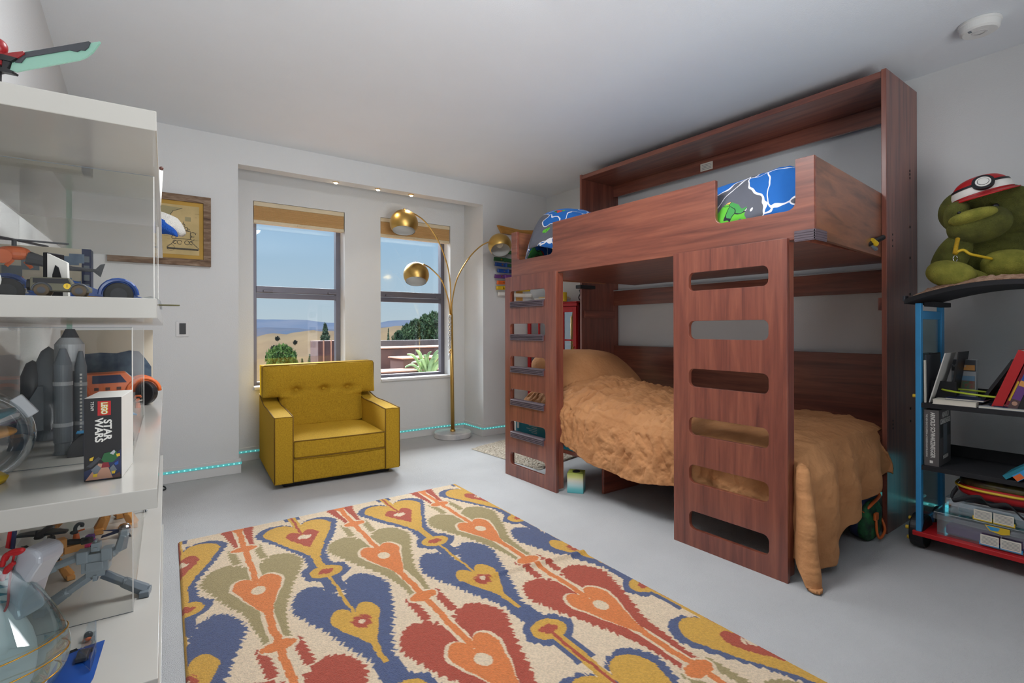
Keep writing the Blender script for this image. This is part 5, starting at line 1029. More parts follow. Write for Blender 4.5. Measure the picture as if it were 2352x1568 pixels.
# ---- upper tier (seen almost edge-on)
Z = 1.1125
c = Vector((-.175, 1.62, Z)); c = SM @ Vector((-.175, .50, 0)); c.z = Z; t, T = car('toy_car', 'large dark blue racing car model inside the upper acrylic case', c, R(2), .30, .11, .060, 'blue', wr=.19)
text('GTR', .016, T @ frame((-.075, -.0490, .0115), (1, 0, 0), (0, 0, 1)), 'side_lettering', 'white', t, .0003, 1.5, bold=.0004); MB(T).box(-.075, -.060, -.0500, -.0485, .026, .036).build('number_plate', 'white', t); text('12', .011, T @ frame((-.0675, -.0503, .031), (1, 0, 0), (0, 0, 1)), 'number', 'black', t, .0002)
MB(T).box(-.096, -.077, -.0500, -.0485, .026, .036).build('red_decal', 'red', t); MB(T).box(.05, .11, -.0492, -.0484, .012, .016).build('sill_line', 'black', t)
c = onz(0, 0, 5); p_ = at(139, 676, .80); p_.z = Z; t, T = car('toy_jeep', 'small khaki toy jeep with a number on its door on the upper shelf', (p_.x, 1.085, Z), R(-3), .072, .034, .030, 'khaki', jeep=1, wheels='khaki_dark', wr=.26, glass='black')
MB(T).tube([(.008, -.0152, .0165), (.008, -.0158, .0165)], .0045, 18).build('door_roundel', 'yellow', t); text('1', .007, T @ frame((.008, -.0162, .0165), (1, 0, 0), (0, 0, 1)), 'number', 'black', t, .0002); MB(T).tube([(-.036, 0, .018), (-.041, 0, .018)], .009, 18).build('spare_wheel', 'black', t)
p_ = Vector((-.112, 1.16, Z)); t = thing('display_stand', 'black stand with a white plate and a black arch behind the jeep', 'stand', p_); T = Matrix.Translation(p_) @ Matrix.Rotation(R(-38), 4, 'Z')
MB(T).box(-.014, -.010+.004, -.012, .020, 0, .078).build('black_panel', 'black', t, bevel=.001); MB(T).prism([(-.006, 0), (-.006, .076), (.028, .060), (.030, 0)], -.012, -.008, 'y').build('white_plate', 'white', t); MB(T).prism([(.003, 0), (.004, .040), (.009, .056), (.014, .052), (.020, .030), (.021, 0)], -.0135, -.012, 'y').build('arch', 'black', t)
c = Vector((-.16, 1.80, Z)); t = thing('product_box', 'box with a dark icon spine and a picture front inside the upper acrylic case', 'box', c, R(-2)); T = Matrix.Translation(c) @ Matrix.Rotation(R(-2), 4, 'Z')
mat('print_blue', (120, 140, 160), .6, var=.1, vscale=30, c2=(90, 108, 132))
MB(T).box(-.16, .055, 0, .05, 0, .165).build('carton', 'print_sky', t); MB(T).box(.036, .0555, -.001, .0505, .0, .1655).build('spine', 'navy', t)
for k in range(5): MB(T).box(.040, .052, -.0018, -.001, .03+.025*k, .046+.025*k).build('spine_icon', 'mid_grey', t)
rd.seed(4)
for k in range(9): x_ = -.13+.15*rd.random(); z_ = .04+.10*rd.random(); MB(T).box(x_, x_+.02+.02*rd.random(), -.0012-.0001*k, -.0005, z_, z_+.02+.015*rd.random()).build('picture_patch', ('print_blue', 'mid_grey', 'print_blue', 'orange')[k % 4], t)
c = Vector((-.095, 1.735, Z)); t = thing('framed_card', 'small teal framed card with handwriting in the upper case', 'card', c); MB(Matrix.Translation(c)).box(-.035, .035, 0, .004, 0, .044).build('card_frame', 'brown', t); MB(Matrix.Translation(c)).box(-.031, .031, -.0008, 0, .004, .040).build('card_face', 'teal', t)
for k in range(4): MB(Matrix.Translation(c)).box(-.02+.003*k, .02-.002*k, -.0012, -.0008, .012+.006*k, .0132+.006*k).build('written_line', 'black', t)
c = Vector((-.205, 1.60, Z+.02)); c = SM @ Vector((-.225, .40, 0)); c.z = Z+.075; t = thing('toy_helicopter', 'orange and dark grey toy helicopter above the blue car', 'toy helicopter', c-Vector((0, 0, .0)), R(0)); T = Matrix.Translation(c)
MB(T).ball((-.02, 0, .03), (.026, .015, .014), u=16, v=10, e=.8).build('cabin', 'orange', t); MB(T).tube([(.0, 0, .022), (.07, 0, .004), (.115, 0, .002)], [.014, .005, .003], 8).build('tail_boom', 'dark_grey', t); MB(T).prism([(.105, 0), (.118, .016), (.126, .018), (.118, -.012)], -.002, .002, 'y').build('tail_fin', 'dark_grey', t)
MB(T).tube([(-.02, 0, .045), (-.02, 0, .058)], .004, 8).build('rotor_mast', 'dark_grey', t)
for q in (5, 62, 182, 238): MB(T).box(.0, .085, -.006, .006, .056, .0585, Matrix.Translation((-.02, 0, 0)) @ Matrix.Rotation(R(q), 4, 'Z')).build('rotor_blade', 'dark_grey', t)
MB(T).tube([(-.035, -.02, .02), (-.033, -.026, .02)], .014, 16).build('side_pod', 'orange', t); MB(T).tube([(-.02, -.012, .015), (-.03, -.014, .002)], .004, 6).build('skid', 'orange', t); MB(T).tube([(-.005, .012, .015), (.005, .014, .002)], .004, 6).build('skid', 'orange', t)
p_ = SM @ Vector((-.03, .47, 0)); t = thing('glass_dome', 'small clear dome over the nose of the blue car', 'dome', (p_.x-.035, p_.y, Z)); MB().lathe([(.032, 0), (.032, .012), (.028, .026), (.018, .036), (0, .040)], 28, Matrix.Translation((p_.x-.062, p_.y+.0, Z)) ).build('dome_shell', 'bubble', t, smooth=True) if 0 else MB().lathe([(.026, .001), (.026, .012), (.022, .024), (.012, .033), (0, .036)], 28, Matrix.Translation(SM @ Vector((-.022, .62, Z)))).build('dome_shell', 'bubble', t, smooth=True)
p_ = SM @ Vector((-.06, .16, 0)); o = MB().tube([(p_.x-.055, p_.y, Z+.005), (p_.x+.02, p_.y+.02, Z+.004)], [.0045, .003], 10).build('gold_rod', 'gold', smooth=True); tag(o, 'thin gold rod lying on the upper shelf beside the jeep', 'rod')
mat('olive', (88, 84, 44), .6, var=.06); p_ = SM @ Vector((.0, .44, 0)); t = thing('toy_plane', 'olive toy plane with its wing tip sticking out past the upper shelf edge', 'toy aeroplane', (p_.x-.02, p_.y, Z)); T = Matrix.Translation((p_.x, p_.y, Z+.006))
MB(T).prism([(-.035, -.012), (.02, -.010), (.040, -.002), (.038, .006), (.02, .012), (-.035, .016)], -.0015, .0015, 'z').build('wing', 'olive', t, bevel=.0005); MB(T).tube([(-.04, -.05, .002), (-.035, 0, .006), (-.03, .06, .002)], [.003, .006, .002], 8).build('fuselage', 'olive', t, smooth=True)
p_ = ony(0, 600, 1); t = thing('white_ball', 'white glossy ball at the far left of the upper shelf', 'ball', (0, 0, 0)); bpy.data.objects.remove(t)
c = at(-10, 592, .86); c.z = Z+.020; c = Vector((c.x, 1.10, Z+.0235)); c = Vector((-.190, 1.075, Z+.0235)); o = MB().ball(c, .023).build('ball', 'white_plastic', smooth=True); tag(o, 'white glossy ball on the upper shelf at the left edge of the picture', 'ball')
# picture reflected-looking pages under the cases: a blue poster on the left wall
o = MB().box(XL+.001, XL+.003, 1.25, 1.75, .84, 1.02).build('poster', 'print_blue'); tag(o, 'pale blue picture on the wall behind the middle shelf', 'poster')
# ---- on top of the shelving
Z = 1.4245
c = SM @ Vector((-.20, .06, 0)); c.z = Z; t = thing('sword_figure', 'red and black action figure holding a long teal sword on top of the shelving', 'action figure', c, R(0))
dS = 1.0; s0 = at(22, 152, .90); s1 = at(229, 97, .90)
def P_(px, py): return at(px, py, .90)
def blade(pts, nm, mt, off, th=.003):
    n = fw*off; b = MB(); A = [b._v(P_(x, y)+n) for x, y in pts]; B = [b._v(P_(x, y)+n+fw*th) for x, y in pts]; b.face(A); b.face(B[::-1]); k = len(A)
    for i in range(k): b.face([A[i], B[i], B[(i+1) % k], A[(i+1) % k]])
    return b.build(nm, mt, t)
mat('teal_blade', (132, 178, 160), .15, coat=.5, var=.02); mat('guard_red', (140, 24, 30), .35, var=.04)
blade([(24, 157), (28, 143), (60, 118), (205, 99), (229, 95), (228, 99), (212, 120), (196, 132), (180, 138), (60, 160), (36, 165), (22, 160)], 'blade', 'teal_blade', 0)
blade([(60, 121), (206, 96), (209, 98), (204, 110), (196, 117), (186, 116), (178, 120), (160, 116), (60, 133), (50, 145), (36, 144)], 'blade_spine', 'dark_grey', -.002, .007)
blade([(8, 126), (58, 120), (60, 126), (44, 136), (6, 130)], 'guard', 'guard_red', -.004, .011); blade([(-6, 124), (14, 128), (44, 136), (30, 144), (12, 140), (-8, 140)], 'hand_guard', 'black', -.005, .013)
blade([(10, 140), (26, 144), (20, 158), (32, 166), (30, 170), (0, 164), (-10, 166), (-10, 156), (8, 156)], 'leg', 'black', -.003, .012)
MB().ball(P_(-4, 108), (.013, .012, .015)).build('helmet', 'guard_red', t, smooth=True); MB().ball(P_(-1, 113)-fw*.008, (.007, .007, .007)).build('face_plate', 'light_grey', t, smooth=True)
MB().tube([P_(-8, 120), P_(-6, 150)], [.012, .009], 8).build('torso', 'guard_red', t); 
q = P_(0, 168); MB().tube([P_(-6, 150), Vector((q.x-.005, q.y, Z+.004))], .006, 8).build('leg', 'black', t); MB().box(q.x-.05, q.x+.03, q.y-.012, q.y+.012, Z, Z+.005).build('stand_base', 'dark_grey', t, bevel=.001)
c = SM @ Vector((-.115, .37, 0)); c.z = Z; o = MB().tube([c, c+Vector((.004, 0, .03)), c+Vector((.010, 0, .062)), c+Vector((.012, 0, .072))], [.030, .022, .010, .003], 14).build('horn', 'brown', smooth=True); tag(o, 'small dark brown horn standing on top of the shelving', 'horn')
c = SM @ Vector((-.05, 1.48, 0)); c.z = Z; t = thing('plush_toy', 'white and blue plush toy on the top shelf, its paw hanging over the edge', 'plush toy', c)
MB().ball(c+Vector((-.10, .02, .10)), (.09, .08, .10)).build('body', 'white', t, smooth=True)
mat('plush_white', (226, 222, 214), .95, sheen=.4, bump=1, bscale=300); mat('plush_blue', (24, 84, 176), .95, sheen=.3, bump=1, bscale=300)
a = at(362, 505, 2.22); e_ = at(421, 540, 2.22)
MB().tube(spline([a+Vector((-.10, .02, .02)), a, (a*.4+e_*.6)+Vector((0, 0, .012)), e_+Vector((0, 0, .004))], 8), [.038]*8+[.040]*8+[.038-.003*k for k in range(9)], 18).build('paw', 'plush_white', t, smooth=True)
MB().tube(spline([a+Vector((-.08, -.018, -.012)), a+Vector((.0, -.022, -.020)), (a*.55+e_*.45)+Vector((0, -.024, -.014)), e_+Vector((-.022, -.018, -.010))], 8), [.034]*14+[.030-.0027*k for k in range(11)], 18).build('blue_patch', 'plush_blue', t, smooth=True)
c = SM @ Vector((-.02, .95, 0)); c.z = Z; a = at(368, 392, 1.62); t = thing('toy_figure', 'tiny white figure at the edge of the top shelf', 'toy figure', (c.x, c.y, Z)); MB().tube([Vector((a.x-.02, a.y, Z)), Vector((a.x-.004, a.y, Z+.03)), a], [.008, .006, .008], 8).build('body', 'white', t, smooth=True); MB().ball(a+Vector((.003, 0, .008)), .006, u=10, v=8).build('head', 'brown', t, smooth=True)
# ================================================================ blue bookshelf on wheels
bs_ = thing('bookshelf', 'blue framed bookshelf on toy wheels with a red base and curved black top', 'bookshelf', (3.16, .53, 0))
X0, X1, YL, YR = 2.98, 3.34, .838, .215
def P6(nm, mt, *bx, **k):
    b = MB()
    for q in bx: b.box(*q)
    return b.build(nm, mt, bs_, bevel=k.get('bevel', .002))
P6('base_board', 'red', (X0-.005, X1, YR-.01, YL+.012, .075, .096))
for y0, y1 in ((YL-.022, YL), (YR, YR+.022)):
    P6('end_post', 'sky_blue', (X0, X0+.030, y0, y1, .096, 1.175)); P6('end_post', 'sky_blue', (X1-.040, X1, y0, y1, .096, 1.175)); P6('end_rail', 'sky_blue', (X0+.030, X1-.040, y0+.005, y1-.005, 1.10, 1.14))
    P6('end_rail', 'sky_blue', (X0+.030, X1-.040, y0+.005, y1-.005, .096, .14)); P6('end_panel', 'teal_panel' if 0 else 'clear_blue', (X0+.03, X1-.04, y0+.009, y1-.009, .14, 1.10), bevel=0)
for z in (.705, .412): P6('shelf', 'black_matte', (X0+.002, X1-.01, YR+.022, YL-.022, z-.022, z)); P6('shelf_lip', 'black_matte', (X1-.016, X1-.008, YR+.022, YL-.022, z, z+.055))
def arch(u, v):
    y = YL+.035-(YL-YR+.07)*u; z = 1.172+.068*math.sin(u*PI)**.85
    a = v*4; w0, w1, th = X0-.03, X1+.03, .022
    if a <= 1: return Vector((w0+(w1-w0)*a, y, z+th))
    if a <= 2: return Vector((w1, y, z+th*(2-a)))
    if a <= 3: return Vector((w1-(w1-w0)*(a-2), y, z))
    return Vector((w0, y, z+th*(a-3)))
b = MB(); rows = [[b._v(arch(i/32, j/4)) for j in range(4)] for i in range(33)]
for a, c in zip(rows, rows[1:]):
    for j in range(4): b.face([a[j], c[j], c[(j+1) % 4], a[(j+1) % 4]])
b.face(rows[0]); b.face(rows[-1][::-1]); tp = b.build('curved_top', 'black_matte', bs_, bevel=.002)
MB().box(X0-.03, X0+.02, YL+.030, YL+.040, 1.185, 1.212).build('end_stop', 'dark_grey', tp, bevel=.002); P6('top_support', 'black_matte', (X0+.05, X1-.05, YL-.06, YL-.02, 1.160, 1.182))
for xc in (X0+.085, X1-.085):
    for s, yc in ((1, YL+.004), (-1, YR-.004)):
        w = MB().tube([(xc, yc-.028*s, .079), (xc, yc+.028*s, .079)], .078, 40).build('wheel', 'black', bs_, bevel=.006)
        for k in range(5): a = R(72*k+20); MB().tube([(xc+.048*math.cos(a), yc+.026*s, .079+.048*math.sin(a)), (xc+.048*math.cos(a), yc+.046*s, .079+.048*math.sin(a))], .009, 12).build('lug_nut', 'yellow', w, bevel=.001)
MB().tube([(X0+.01, YL, .735), (X0+.01, YL+.012, .735)], .008, 12).build('yellow_bolt', 'yellow', bs_); MB().tube([(X0+.01, YR+.17, .055), (X0-.02, YR+.17, .055)], .013, 12).build('yellow_bolt', 'yellow', bs_)
# fur rug and plush on top
mat('fur', (190, 156, 132), .98, var=.1, vscale=40, bump=1, bscale=160, stretch=(1, 1, 1), c2=(150, 112, 90), sheen=.4)
def furp(u, v):
    y = YL+.0-.56*u; x = X0-.028+.34*v; z = 1.172+.068*math.sin(min(1, max(0, (YL+.035-y)/(YL-YR+.07)))*PI)**.85+.0235; e = min(u, 1-u, v, 1-v)
    return Vector((x, y, z+.020*min(1, e/.12)*(1+.5*noise.noise(Vector((x*50, y*50, 0))))))
b = MB(); b.grid(furp, 70, 46); o = b.build('fur_mat', 'fur', smooth=True, solid=.003); tag(o, 'tan furry mat draped over the curved black shelf top', 'mat')
rd.seed(8)
mat('frog_green', (104, 106, 42), .98, var=.06, vscale=14, bump=1, bscale=240, sheen=.25, c2=(78, 80, 30)); mat('frog_light', (156, 152, 62), .98, var=.06, vscale=20, bump=1, bscale=240, sheen=.25, c2=(126, 126, 46))
c0 = at(2265, 650, 2.43); base = Vector((c0.x, c0.y, 1.262)); fr_ = thing('plush_frog', 'big green plush frog in a red cap sitting on top of the blue bookshelf', 'plush toy', base)
def Q(px, py, d): return at(px, py, d)
def blob(nm, px, py, d, rx, rz, ry, mt, rot=0, par=fr_, e=.92):
    T = Matrix.Translation(Q(px, py, d)) @ Matrix.Rotation(-YAW-R(40), 4, 'Z') @ Matrix.Rotation(R(rot), 4, 'Y'); k = d/F*.93; b = MB(T)
    return b.ball((0, 0, 0), (rx*k, ry, rz*k), u=40, v=26, e=e).build(nm, mt, par, smooth=True)
body = blob('body', 2268, 590, 2.47, 88, 84, .12, 'frog_green')
blob('neck', 2275, 530, 2.46, 66, 50, .10, 'frog_green')
blob('head', 2272, 485, 2.43, 98, 66, .115, 'frog_green', 8); blob('cheek', 2200, 500, 2.42, 28, 40, .07, 'frog_green')
blob('muzzle', 2248, 517, 2.37, 62, 42, .10, 'frog_green', -12); blob('upper_lip', 2234, 497, 2.335, 47, 17, .068, 'frog_light', -12)
for px, py, r, d in ((2287, 473, 6.5, 2.315), (2203, 489, 4, 2.34)): blob('eye', px, py, d, r, r, .010, 'black')
blob('arm', 2185, 590, 2.44, 34, 60, .06, 'frog_green', 25); blob('arm', 2345, 560, 2.46, 46, 60, .07, 'frog_green', -30)
for px, py, rx, rz, d, rt_ in ((2184, 630, 50, 33, 2.36, 18), (2318, 608, 54, 38, 2.34, 4)):
    blob('foot', px, py, d, rx, rz, .085, 'frog_light', rt_)
blob('leg', 2215, 640, 2.40, 50, 26, .10, 'frog_light', 15)
# scarf and clip
sc_ = MB().tube([Q(2200, 548, 2.36), Q(2196, 566, 2.345), Q(2194, 582, 2.33)], [.009, .008, .010], 10).build('neckerchief', 'mustard', fr_, smooth=True)
MB().tube(spline([Q(2194, 580, 2.33), Q(2212, 574, 2.325), Q(2228, 585, 2.32), Q(2250, 588, 2.32), Q(2278, 594, 2.325)]), [.009, .012]*12+[.009]*9, 8).build('neckerchief', 'yellow', fr_, smooth=True) if 0 else MB().tube(spline([Q(2194, 580, 2.33), Q(2212, 574, 2.325), Q(2228, 583, 2.32), Q(2250, 588, 2.32), Q(2278, 594, 2.325)]), .006, 8).build('neckerchief', 'yellow', fr_, smooth=True)
MB().tube([Q(2194+5*math.cos(a_/6*PI), 594+7*math.sin(a_/6*PI), 2.325) for a_ in range(13)], .0022, 6).build('metal_clip', 'chrome', fr_, smooth=True)
# cap
cap = thing('baseball_cap', 'red cap with a white front band and black-ringed emblem on the plush frog', 'cap', Q(2255, 440, 2.42)); kk = 2.40/F*.93
CT = Matrix.Translation(Q(2256, 447, 2.41)) @ Matrix.Rotation(-YAW-R(36), 4, 'Z') @ Matrix.Rotation(R(-13), 4, 'Y')
def capp(u, v, k=1.0, a0=0, a1=2*PI, v0=0, v1=1):
    a = a0+(a1-a0)*u; w = v0+(v1-v0)*v; ph = w*PI/2; s_ = math.cos(ph)**.7
    return CT @ Vector((60*kk*k*s_*math.cos(a), 55*kk*k*s_*math.sin(a), 52*kk*k*math.sin(ph)-.012))
MB().grid(lambda u, v: capp(u, v), 60, 20).build('crown', 'red', cap, smooth=True)
MB().grid(lambda u, v: capp(u, v, 1.02, R(-172), R(-8), .07, .30), 40, 8).build('front_band', 'white', cap, smooth=True)
MB().grid(lambda u, v: capp(u, v, 1.035, R(-172), R(-8), .29, .37), 40, 4).build('black_stripe', 'black', cap, smooth=True)
ec = capp(.5, .5, 1.05, R(-172), R(-8), .20, .44); nrm = (ec-(CT @ Vector((0, 0, -.02)))).normalized(); EF = frame(ec, nrm.cross(Vector((0, 0, 1))) * -1 if 0 else Vector((0, 0, 1)).cross(nrm), nrm.cross(Vector((0, 0, 1)).cross(nrm)))
for r_, mt, h in ((21, 'black', .004), (14.5, 'white', .0065), (11, 'black', .0072), (10, 'white', .0080)): MB(EF).lathe([(0, h), (r_*kk, h), (r_*kk, -.008), (0, -.008)], 32).build('emblem_ring', mt, cap)
def brim(u, v):
    a = R(-170+160*u); w = v; return CT @ Vector(((60+8*w)*kk*math.cos(a)*(1+.02*w), (55+34*w*math.sin(u*PI)**.6)*kk*math.sin(a), -.010-.022*w*math.sin(u*PI)))
MB().grid(brim, 40, 10).build('brim', 'red', cap, smooth=True, solid=.005)
# ---- books and boxes. helper: box spanning given world extents, optionally rotated about x (leaning along y)
def lean_book(label, y, z, th, h, dp, ang, mt, x0=X0+.02, group='books leaning on the blue bookshelf', spine=None, pages='paper', ptop=1, cat='book'):
    # base of its lower far corner at (y, z); leans toward -y by ang from vertical
    t = thing('book', label, cat, (x0+dp/2, y, z), 0, group); T = Matrix.Translation((x0, y, z+th*math.sin(ang)+.0005)) @ Matrix.Rotation(ang, 4, 'X')
    MB(T).box(0, .002, -th, 0, 0, h).build('spine', mt, t); b = MB(T); b.box(.002, dp, -th, -th+.002, 0, h); b.box(.002, dp, -.002, 0, 0, h); b.build('covers', mt, t); MB(T).box(.002, dp-.004, -th+.002, -.002, .003, h-.003).build('pages', pages, t)
    return t, T
Z = .7055
# magazine holder and folders at the left
t = thing('magazine_holder', 'black curved magazine holder with papers on the upper shelf of the blue bookshelf', 'holder', (3.1, .79, Z))
b = MB(); b.prism([(YL-.026, Z), (YL-.026, Z+.23), (YL-.030, Z+.23), (YL-.036, Z+.01), (YL-.105, Z+.05), (YL-.135, Z+.24), (YL-.140, Z+.24), (YL-.112, Z+.03), (YL-.06, Z)], X0+.10, X0+.26, 'x'); b.build('holder_body', 'black', t)
b = MB(); b.box(X0+.095, X0+.10, YL-.13, YL-.026, Z, Z+.10); b.build('holder_front', 'black_matte', t)
o = MB().box(X0+.03, X0+.24, YL-.036, YL-.028, Z, Z+.225, ).build('folder', 'dark_grey'); tag(o, 'dark grey folder leaning on the left end of the upper bookshelf', 'folder')
o = MB().prism([(YL-.045, Z+.001), (YL-.040, Z+.001), (YL-.100, Z+.235), (YL-.104, Z+.235)], X0+.04, X0+.20, 'x').build('paper_sheets', 'white'); tag(o, 'white sheets leaning beside the black magazine holder', 'papers')
o = MB().prism([(YL-.036, Z+.001), (YL-.0305, Z+.001), (YL-.0285, Z+.20), (YL-.034, Z+.20)], X0+.015, X0+.18, 'x').build('notebook', 'paper'); tag(o, 'thin cream notebook at the left end of the upper bookshelf', 'notebook')
# small game box
t = thing('card_box', 'grey card game box with a small landscape picture on the upper bookshelf', 'box', (3.30, .70, Z)); a = onx(2185, 812, 3.20); c = onx(2242, 880, 3.20); ya, yb = a.y, c.y; mat('print_land', (84, 128, 96), .6, var=.15, vscale=70, c2=(150, 92, 84)); mat('print_skyb', (120, 160, 190), .6)
MB().box(3.20, 3.235, yb, ya, Z, Z+.20).build('carton', 'light_grey', t, bevel=.001); MB().box(3.198, 3.20, yb+.001, ya-.001, Z+.145, Z+.199).build('dark_header', 'dark_grey', t)
MB().box(3.197, 3.199, yb+.004, ya-.006, Z+.063, Z+.123).build('landscape_print', 'print_land', t); MB().box(3.1965, 3.197, yb+.004, ya-.006, Z+.10, Z+.123).build('sky_print', 'print_skyb', t); MB().box(3.197, 3.198, yb+.004, yb+.05, Z+.150, Z+.175).build('orange_patch', 'tan_plastic', t)
text('Pokémon', .018, frame((3.1965, (ya+yb)/2+.018, Z+.170), (0, -1, 0), (0, 0, 1)), 'title_word', 'light_grey', t, .0002, .8)
# racket ring and flat books
c = onz(2228, 893, Z+.035); a = (onz(2177, 893, Z+.04)-c).length
t = thing('ring_hoop', 'yellow green racket hoop lying on the books of the upper bookshelf', 'hoop', (3.12, .60, Z+.03))
MB().tube([Vector((3.105+.085*math.cos(R(q)), .615+.155*math.sin(R(q)), Z+.045-.014*math.sin(R(q+90)) - .012*math.sin(R(q)))) for q in range(0, 361, 8)], .0045, 8, cap=False).build('hoop', 'lime' if 0 else 'yellow_green', t, smooth=True) if 'yellow_green' in M else (mat('yellow_green', (186, 204, 50), .4), MB().tube([Vector((3.105+.085*math.cos(R(q)), .615+.155*math.sin(R(q)), Z+.052+.010*math.sin(R(q)))) for q in range(0, 361, 8)], .0045, 8, cap=False).build('hoop', 'yellow_green', t, smooth=True))
def flat(lb, x0, x1, y0, y1, z0, z1, mt, nm='book', cat='book'):
    t = thing(nm, lb, cat, ((x0+x1)/2, (y0+y1)/2, z0), 0, None); MB().box(x0, x1, y0, y1, z0, z0+.0015).build('cover', mt, t); MB().box(x0+.002, x1, y0+.002, y1-.002, z0+.0015, z1-.0015).build('pages', 'paper', t); MB().box(x0, x1, y0, y1, z1-.0015, z1).build('cover', mt, t); return t
flat('thick cream paged book lying flat under the hoop', X0+.005, X0+.17, .62, .775, Z, Z+.022, 'paper'); flat('thin blue book on top of the cream paged book', X0+.03, X0+.16, .60, .735, Z+.0225, Z+.031, 'navy'); flat('pale grey magazine lying flat at the front of the upper bookshelf', X0+.01, X0+.2, .44, .615, Z, Z+.009, 'light_grey')
for i, (dx, mt, lb) in enumerate(((0, 'navy', 'dark blue disc lying flat below the hoop'), (.01, 'rust_top', 'pinkish disc lying on the dark blue disc'))):
    o = MB().lathe([(0, 0), (.055, 0), (.058, .004), (0, .006)], 32, Matrix.Translation((X0+.075+dx, .535-.02*i, Z+.0095+.0065*i))).build('disc', mt, smooth=False); tag(o, lb, 'disc')
# leaning books, upper shelf
t, T = lean_book('thin black book leaning left of the red book', .632, Z+.0, .012, .24, .15, R(29), 'black', x0=X0+.06)
t, T = lean_book('wide red book leaning on the upper bookshelf', .575, Z+.0, .034, .262, .17, R(19), 'red', x0=X0+.03)
t, T = lean_book('narrow dark red book with yellow band beside the wide red book', .537, Z+.0, .012, .20, .15, R(19), 'red_dark', x0=X0+.03); MB(T).box(-.0008, 0, -.009, -.003, .04, .13).build('yellow_title_band', 'yellow', t)
t, T = lean_book('blue and orange book with a banded spine on the upper bookshelf', .523, Z, .028, .235, .16, R(19), 'purple', x0=X0+.02)
MB(T).box(-.0008, 0, -.029, -.001, .13, .23).build('blue_band', 'blue', t); MB(T).box(-.0008, 0, -.029, -.001, .0, .045).build('brown_band', 'rust', t); MB(T).box(-.0008, 0, -.029, -.001, .105, .128).build('tan_band', 'tan_plastic', t); MB(T).tube([(-.001, -.015, .028), (-.0016, -.015, .028)], .009, 16).build('round_mark', 'rust_top', t); text('WIZARDS', .017, T @ frame((-.0012, -.015, .18), (0, 0, -1), (0, -1, 0)), 'title', 'red', t, .0002, .9) if 0 else MB(T).box(-.0014, -.0008, -.022, -.008, .145, .215).build('red_lettering', 'rust', t)
t, T = lean_book('plain black book right of the banded book', .492, Z, .028, .21, .16, R(19), 'black', x0=X0+.02)
t, T = lean_book('brown book at the right edge of the upper bookshelf', .461, Z, .030, .22, .16, R(18), 'brown', x0=X0+.02)
# big book on the lower shelf
Z = .4125; t = thing('book', 'thick grey bodybuilding book standing on the middle shelf of the bookshelf', 'book', (3.1, .78, Z)); ya, yb = YL-.030, YL-.085; T = Matrix.Translation((X0+.012, ya, Z)) @ Matrix.Rotation(R(2), 4, 'Z'); w_ = ya-yb; hb = .262
mat('book_grey', (92, 88, 88), .5, var=.03)
MB(T).box(0, .003, -w_, 0, 0, hb).build('spine', 'book_grey', t, bevel=.001); MB(T).box(.003, .21, -w_, -w_+.003, 0, hb).build('front_cover', 'book_grey', t); MB(T).box(.003, .21, -.003, 0, 0, hb).build('back_cover', 'book_grey', t); MB(T).box(.003, .205, -w_+.003, -.003, .004, hb-.006).build('pages', 'light_grey', t)
text('ARNOLD SCHWARZENEGGER', .0235, T @ frame((-.0006, -.032, hb/2+.014), (0, 0, -1), (0, -1, 0)), 'spine_title', 'white', t, .0003, .66, bold=.0006)
text('THE NEW ENCYCLOPEDIA of MODERN BODYBUILDING', .0095, T @ frame((-.0006, -.010, hb/2+.010), (0, 0, -1), (0, -1, 0)), 'spine_subtitle', 'white', t, .0002, .84)
MB(T).box(-.0008, 0, -.033, -.021, .014, .026).build('publisher_mark', 'white', t)
MB(T).box(.02, .20, -w_-.0006, -w_, .13, .20).build('dark_picture', 'black', t); MB(T).box(.075, .14, -w_-.001, -w_-.0006, .05, .19).build('grey_picture', 'mid_grey', t)
text('ARNOLD', .036, T @ frame((.11, -w_-.001, .235), (1, 0, 0), (0, 0, 1)), 'cover_title', 'white', t, .0003, .8, bold=.0006); text('SCHWARZENEGGER', .034, T @ frame((.11, -w_-.001, .205), (1, 0, 0), (0, 0, 1)), 'cover_title', 'white', t, .0003, .55, bold=.0006); text('MODERN', .024, T @ frame((.115, -w_-.001, .035), (1, 0, 0), (0, 0, 1)), 'cover_title', 'white', t, .0003, .9)
t, T = lean_book('teal picture book leaning on the middle shelf of the bookshelf', .535, Z, .018, .23, .17, R(50), 'teal', x0=X0-.002)
t, T = lean_book('pale blue book with white lettering at the right edge of the middle shelf', .505, Z, .028, .20, .17, R(48), 'sky_blue', x0=X0-.008); MB(T).box(-.001, 0, -.026, -.005, .0, .03).build('orange_band', 'orange', t); MB(T).box(-.001, 0, -.024, -.018, .06, .16).build('white_lettering', 'white', t); MB(T).box(-.001, 0, -.014, -.009, .07, .15).build('white_lettering', 'white', t)
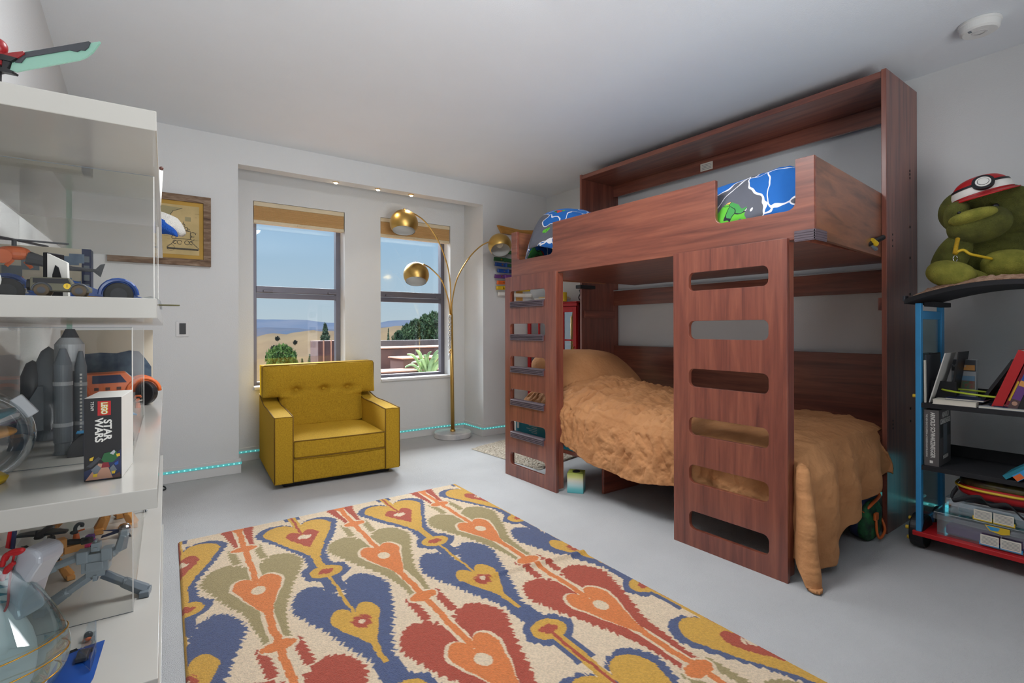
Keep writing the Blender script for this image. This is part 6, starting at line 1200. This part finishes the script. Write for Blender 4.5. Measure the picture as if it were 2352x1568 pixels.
# clear bins on the base
Z = .0965
def clear_bin(lb, x0, x1, y0, y1, z, h, mtc, cards, cm, zc):
    t = thing('storage_box', lb, 'storage box', ((x0+x1)/2, (y0+y1)/2, z), 0, 'clear plastic boxes on the red base'); w = .0025
    for nm, bx in (('side', (x0, x0+w, y0, y1, z, z+h)), ('side', (x1-w, x1, y0, y1, z, z+h)), ('side', (x0+w, x1-w, y0, y0+w, z, z+h)), ('side', (x0+w, x1-w, y1-w, y1, z, z+h)), ('bottom', (x0, x1, y0, y1, z, z+w))): MB().box(*bx).build(nm, 'bubble', t)
    MB().box(x0-.012, x1+.012, y0-.012, y1+.012, z+h, z+h+.012).build('lid', 'bubble', t, bevel=.003); MB().box(x0-.012, x0-.006, y0-.012, y1+.012, z+h-.022, z+h).build('lid_lip', 'bubble', t)
    for k, (ca, cb) in enumerate(cards):
        c_ = MB().box(x0-.0135, x0-.0125, cb, ca, zc, zc+.042).build('label_card', 'paper', t); MB().box(x0-.0130, x0-.0122, cb-.004, ca+.004, zc-.004, zc+.012).build('tape', cm, c_); 
        for j in range(6): MB().box(x0-.0142, x0-.0135, cb+.004, ca-.004, zc+.006+.0055*j, zc+.0075+.0055*j).build('printed_line', 'mid_grey', c_)
    return t
t1 = clear_bin('larger clear plastic box with blue taped labels on the red base of the bookshelf', X0+.03, X1-.06, .27, .765, Z+.0005, .095, 'bubble', ((.61, .55), (.545, .48)), 'sky_blue', Z+.012)
a = X0+.015; MB().prism([(.595, Z+.100), (.515, Z+.100), (.515, Z+.078), (.54, Z+.070), (.58, Z+.078)], X0+.014, X0+.0155, 'x').build('sticker', 'yellow', t1); MB().prism([(.590, Z+.097), (.545, Z+.097), (.552, Z+.082), (.575, Z+.080)], X0+.0132, X0+.014, 'x').build('sticker_shield', 'sky_blue', t1); 
MB().box(X0+.05, X1-.08, .30, .74, Z+.005, Z+.05).build('dark_contents', 'purple', t1, bevel=.01)
t2 = clear_bin('smaller clear plastic box with yellow taped labels stacked under the red pouch', X0+.045, X1-.07, .29, .725, Z+.1095, .058, 'bubble', ((.635, .575), (.57, .505)), 'yellow', Z+.112); MB().box(X0+.07, X1-.09, .31, .70, Z+.114, Z+.150).build('teal_contents', 'teal', t2, bevel=.01)
# pouch with strap
z0 = Z+.182; t = thing('toy_pouch', 'red and yellow zip pouch with a black strap on the clear boxes', 'pouch', (3.1, .55, z0)); cc_ = Vector((X0+.145, .545, z0+.055)); PT = Matrix.Translation(cc_)
mat('mesh_black', (50, 30, 34), .3, coat=.3, var=.15, vscale=30, c2=(84, 78, 36))
MB(PT).ball((0, 0, -.010), (.125, .165, .040), e=.75).build('red_half', 'red', t, smooth=True); MB(PT).ball((.004, 0, .022), (.118, .160, .034), e=.72).build('mesh_half', 'mesh_black', t, smooth=True)
MB(PT).tube([(.131*math.copysign(abs(math.cos(R(q)))**.75, math.cos(R(q))), .170*math.copysign(abs(math.sin(R(q)))**.75, math.sin(R(q))), .004) for q in range(0, 361, 6)], .0055, 8, cap=False).build('yellow_zip', 'yellow', t, smooth=True)
sp_ = spline([cc_+Vector((-.10, .15, -.005)), cc_+Vector((-.135, .16, -.035)), cc_+Vector((-.140, .155, -.058)), cc_+Vector((-.142, .10, -.030)), cc_+Vector((-.140, .06, -.020)), cc_+Vector((-.145, .03, -.045)), cc_+Vector((-.145, -.03, -.030)), cc_+Vector((-.148, -.08, -.075)), cc_+Vector((-.145, -.15, -.07)), cc_+Vector((-.11, -.17, -.01))], 6)
b = MB(); r0 = None
for p_ in sp_:
    r1 = [b._v(p_+Vector((0, .004, .008))), b._v(p_+Vector((0, -.004, -.008)))]
    if r0: b.face([r0[0], r0[1], r1[1], r1[0]])
    r0 = r1
b.build('strap', 'black_matte', t, smooth=True, solid=.003)
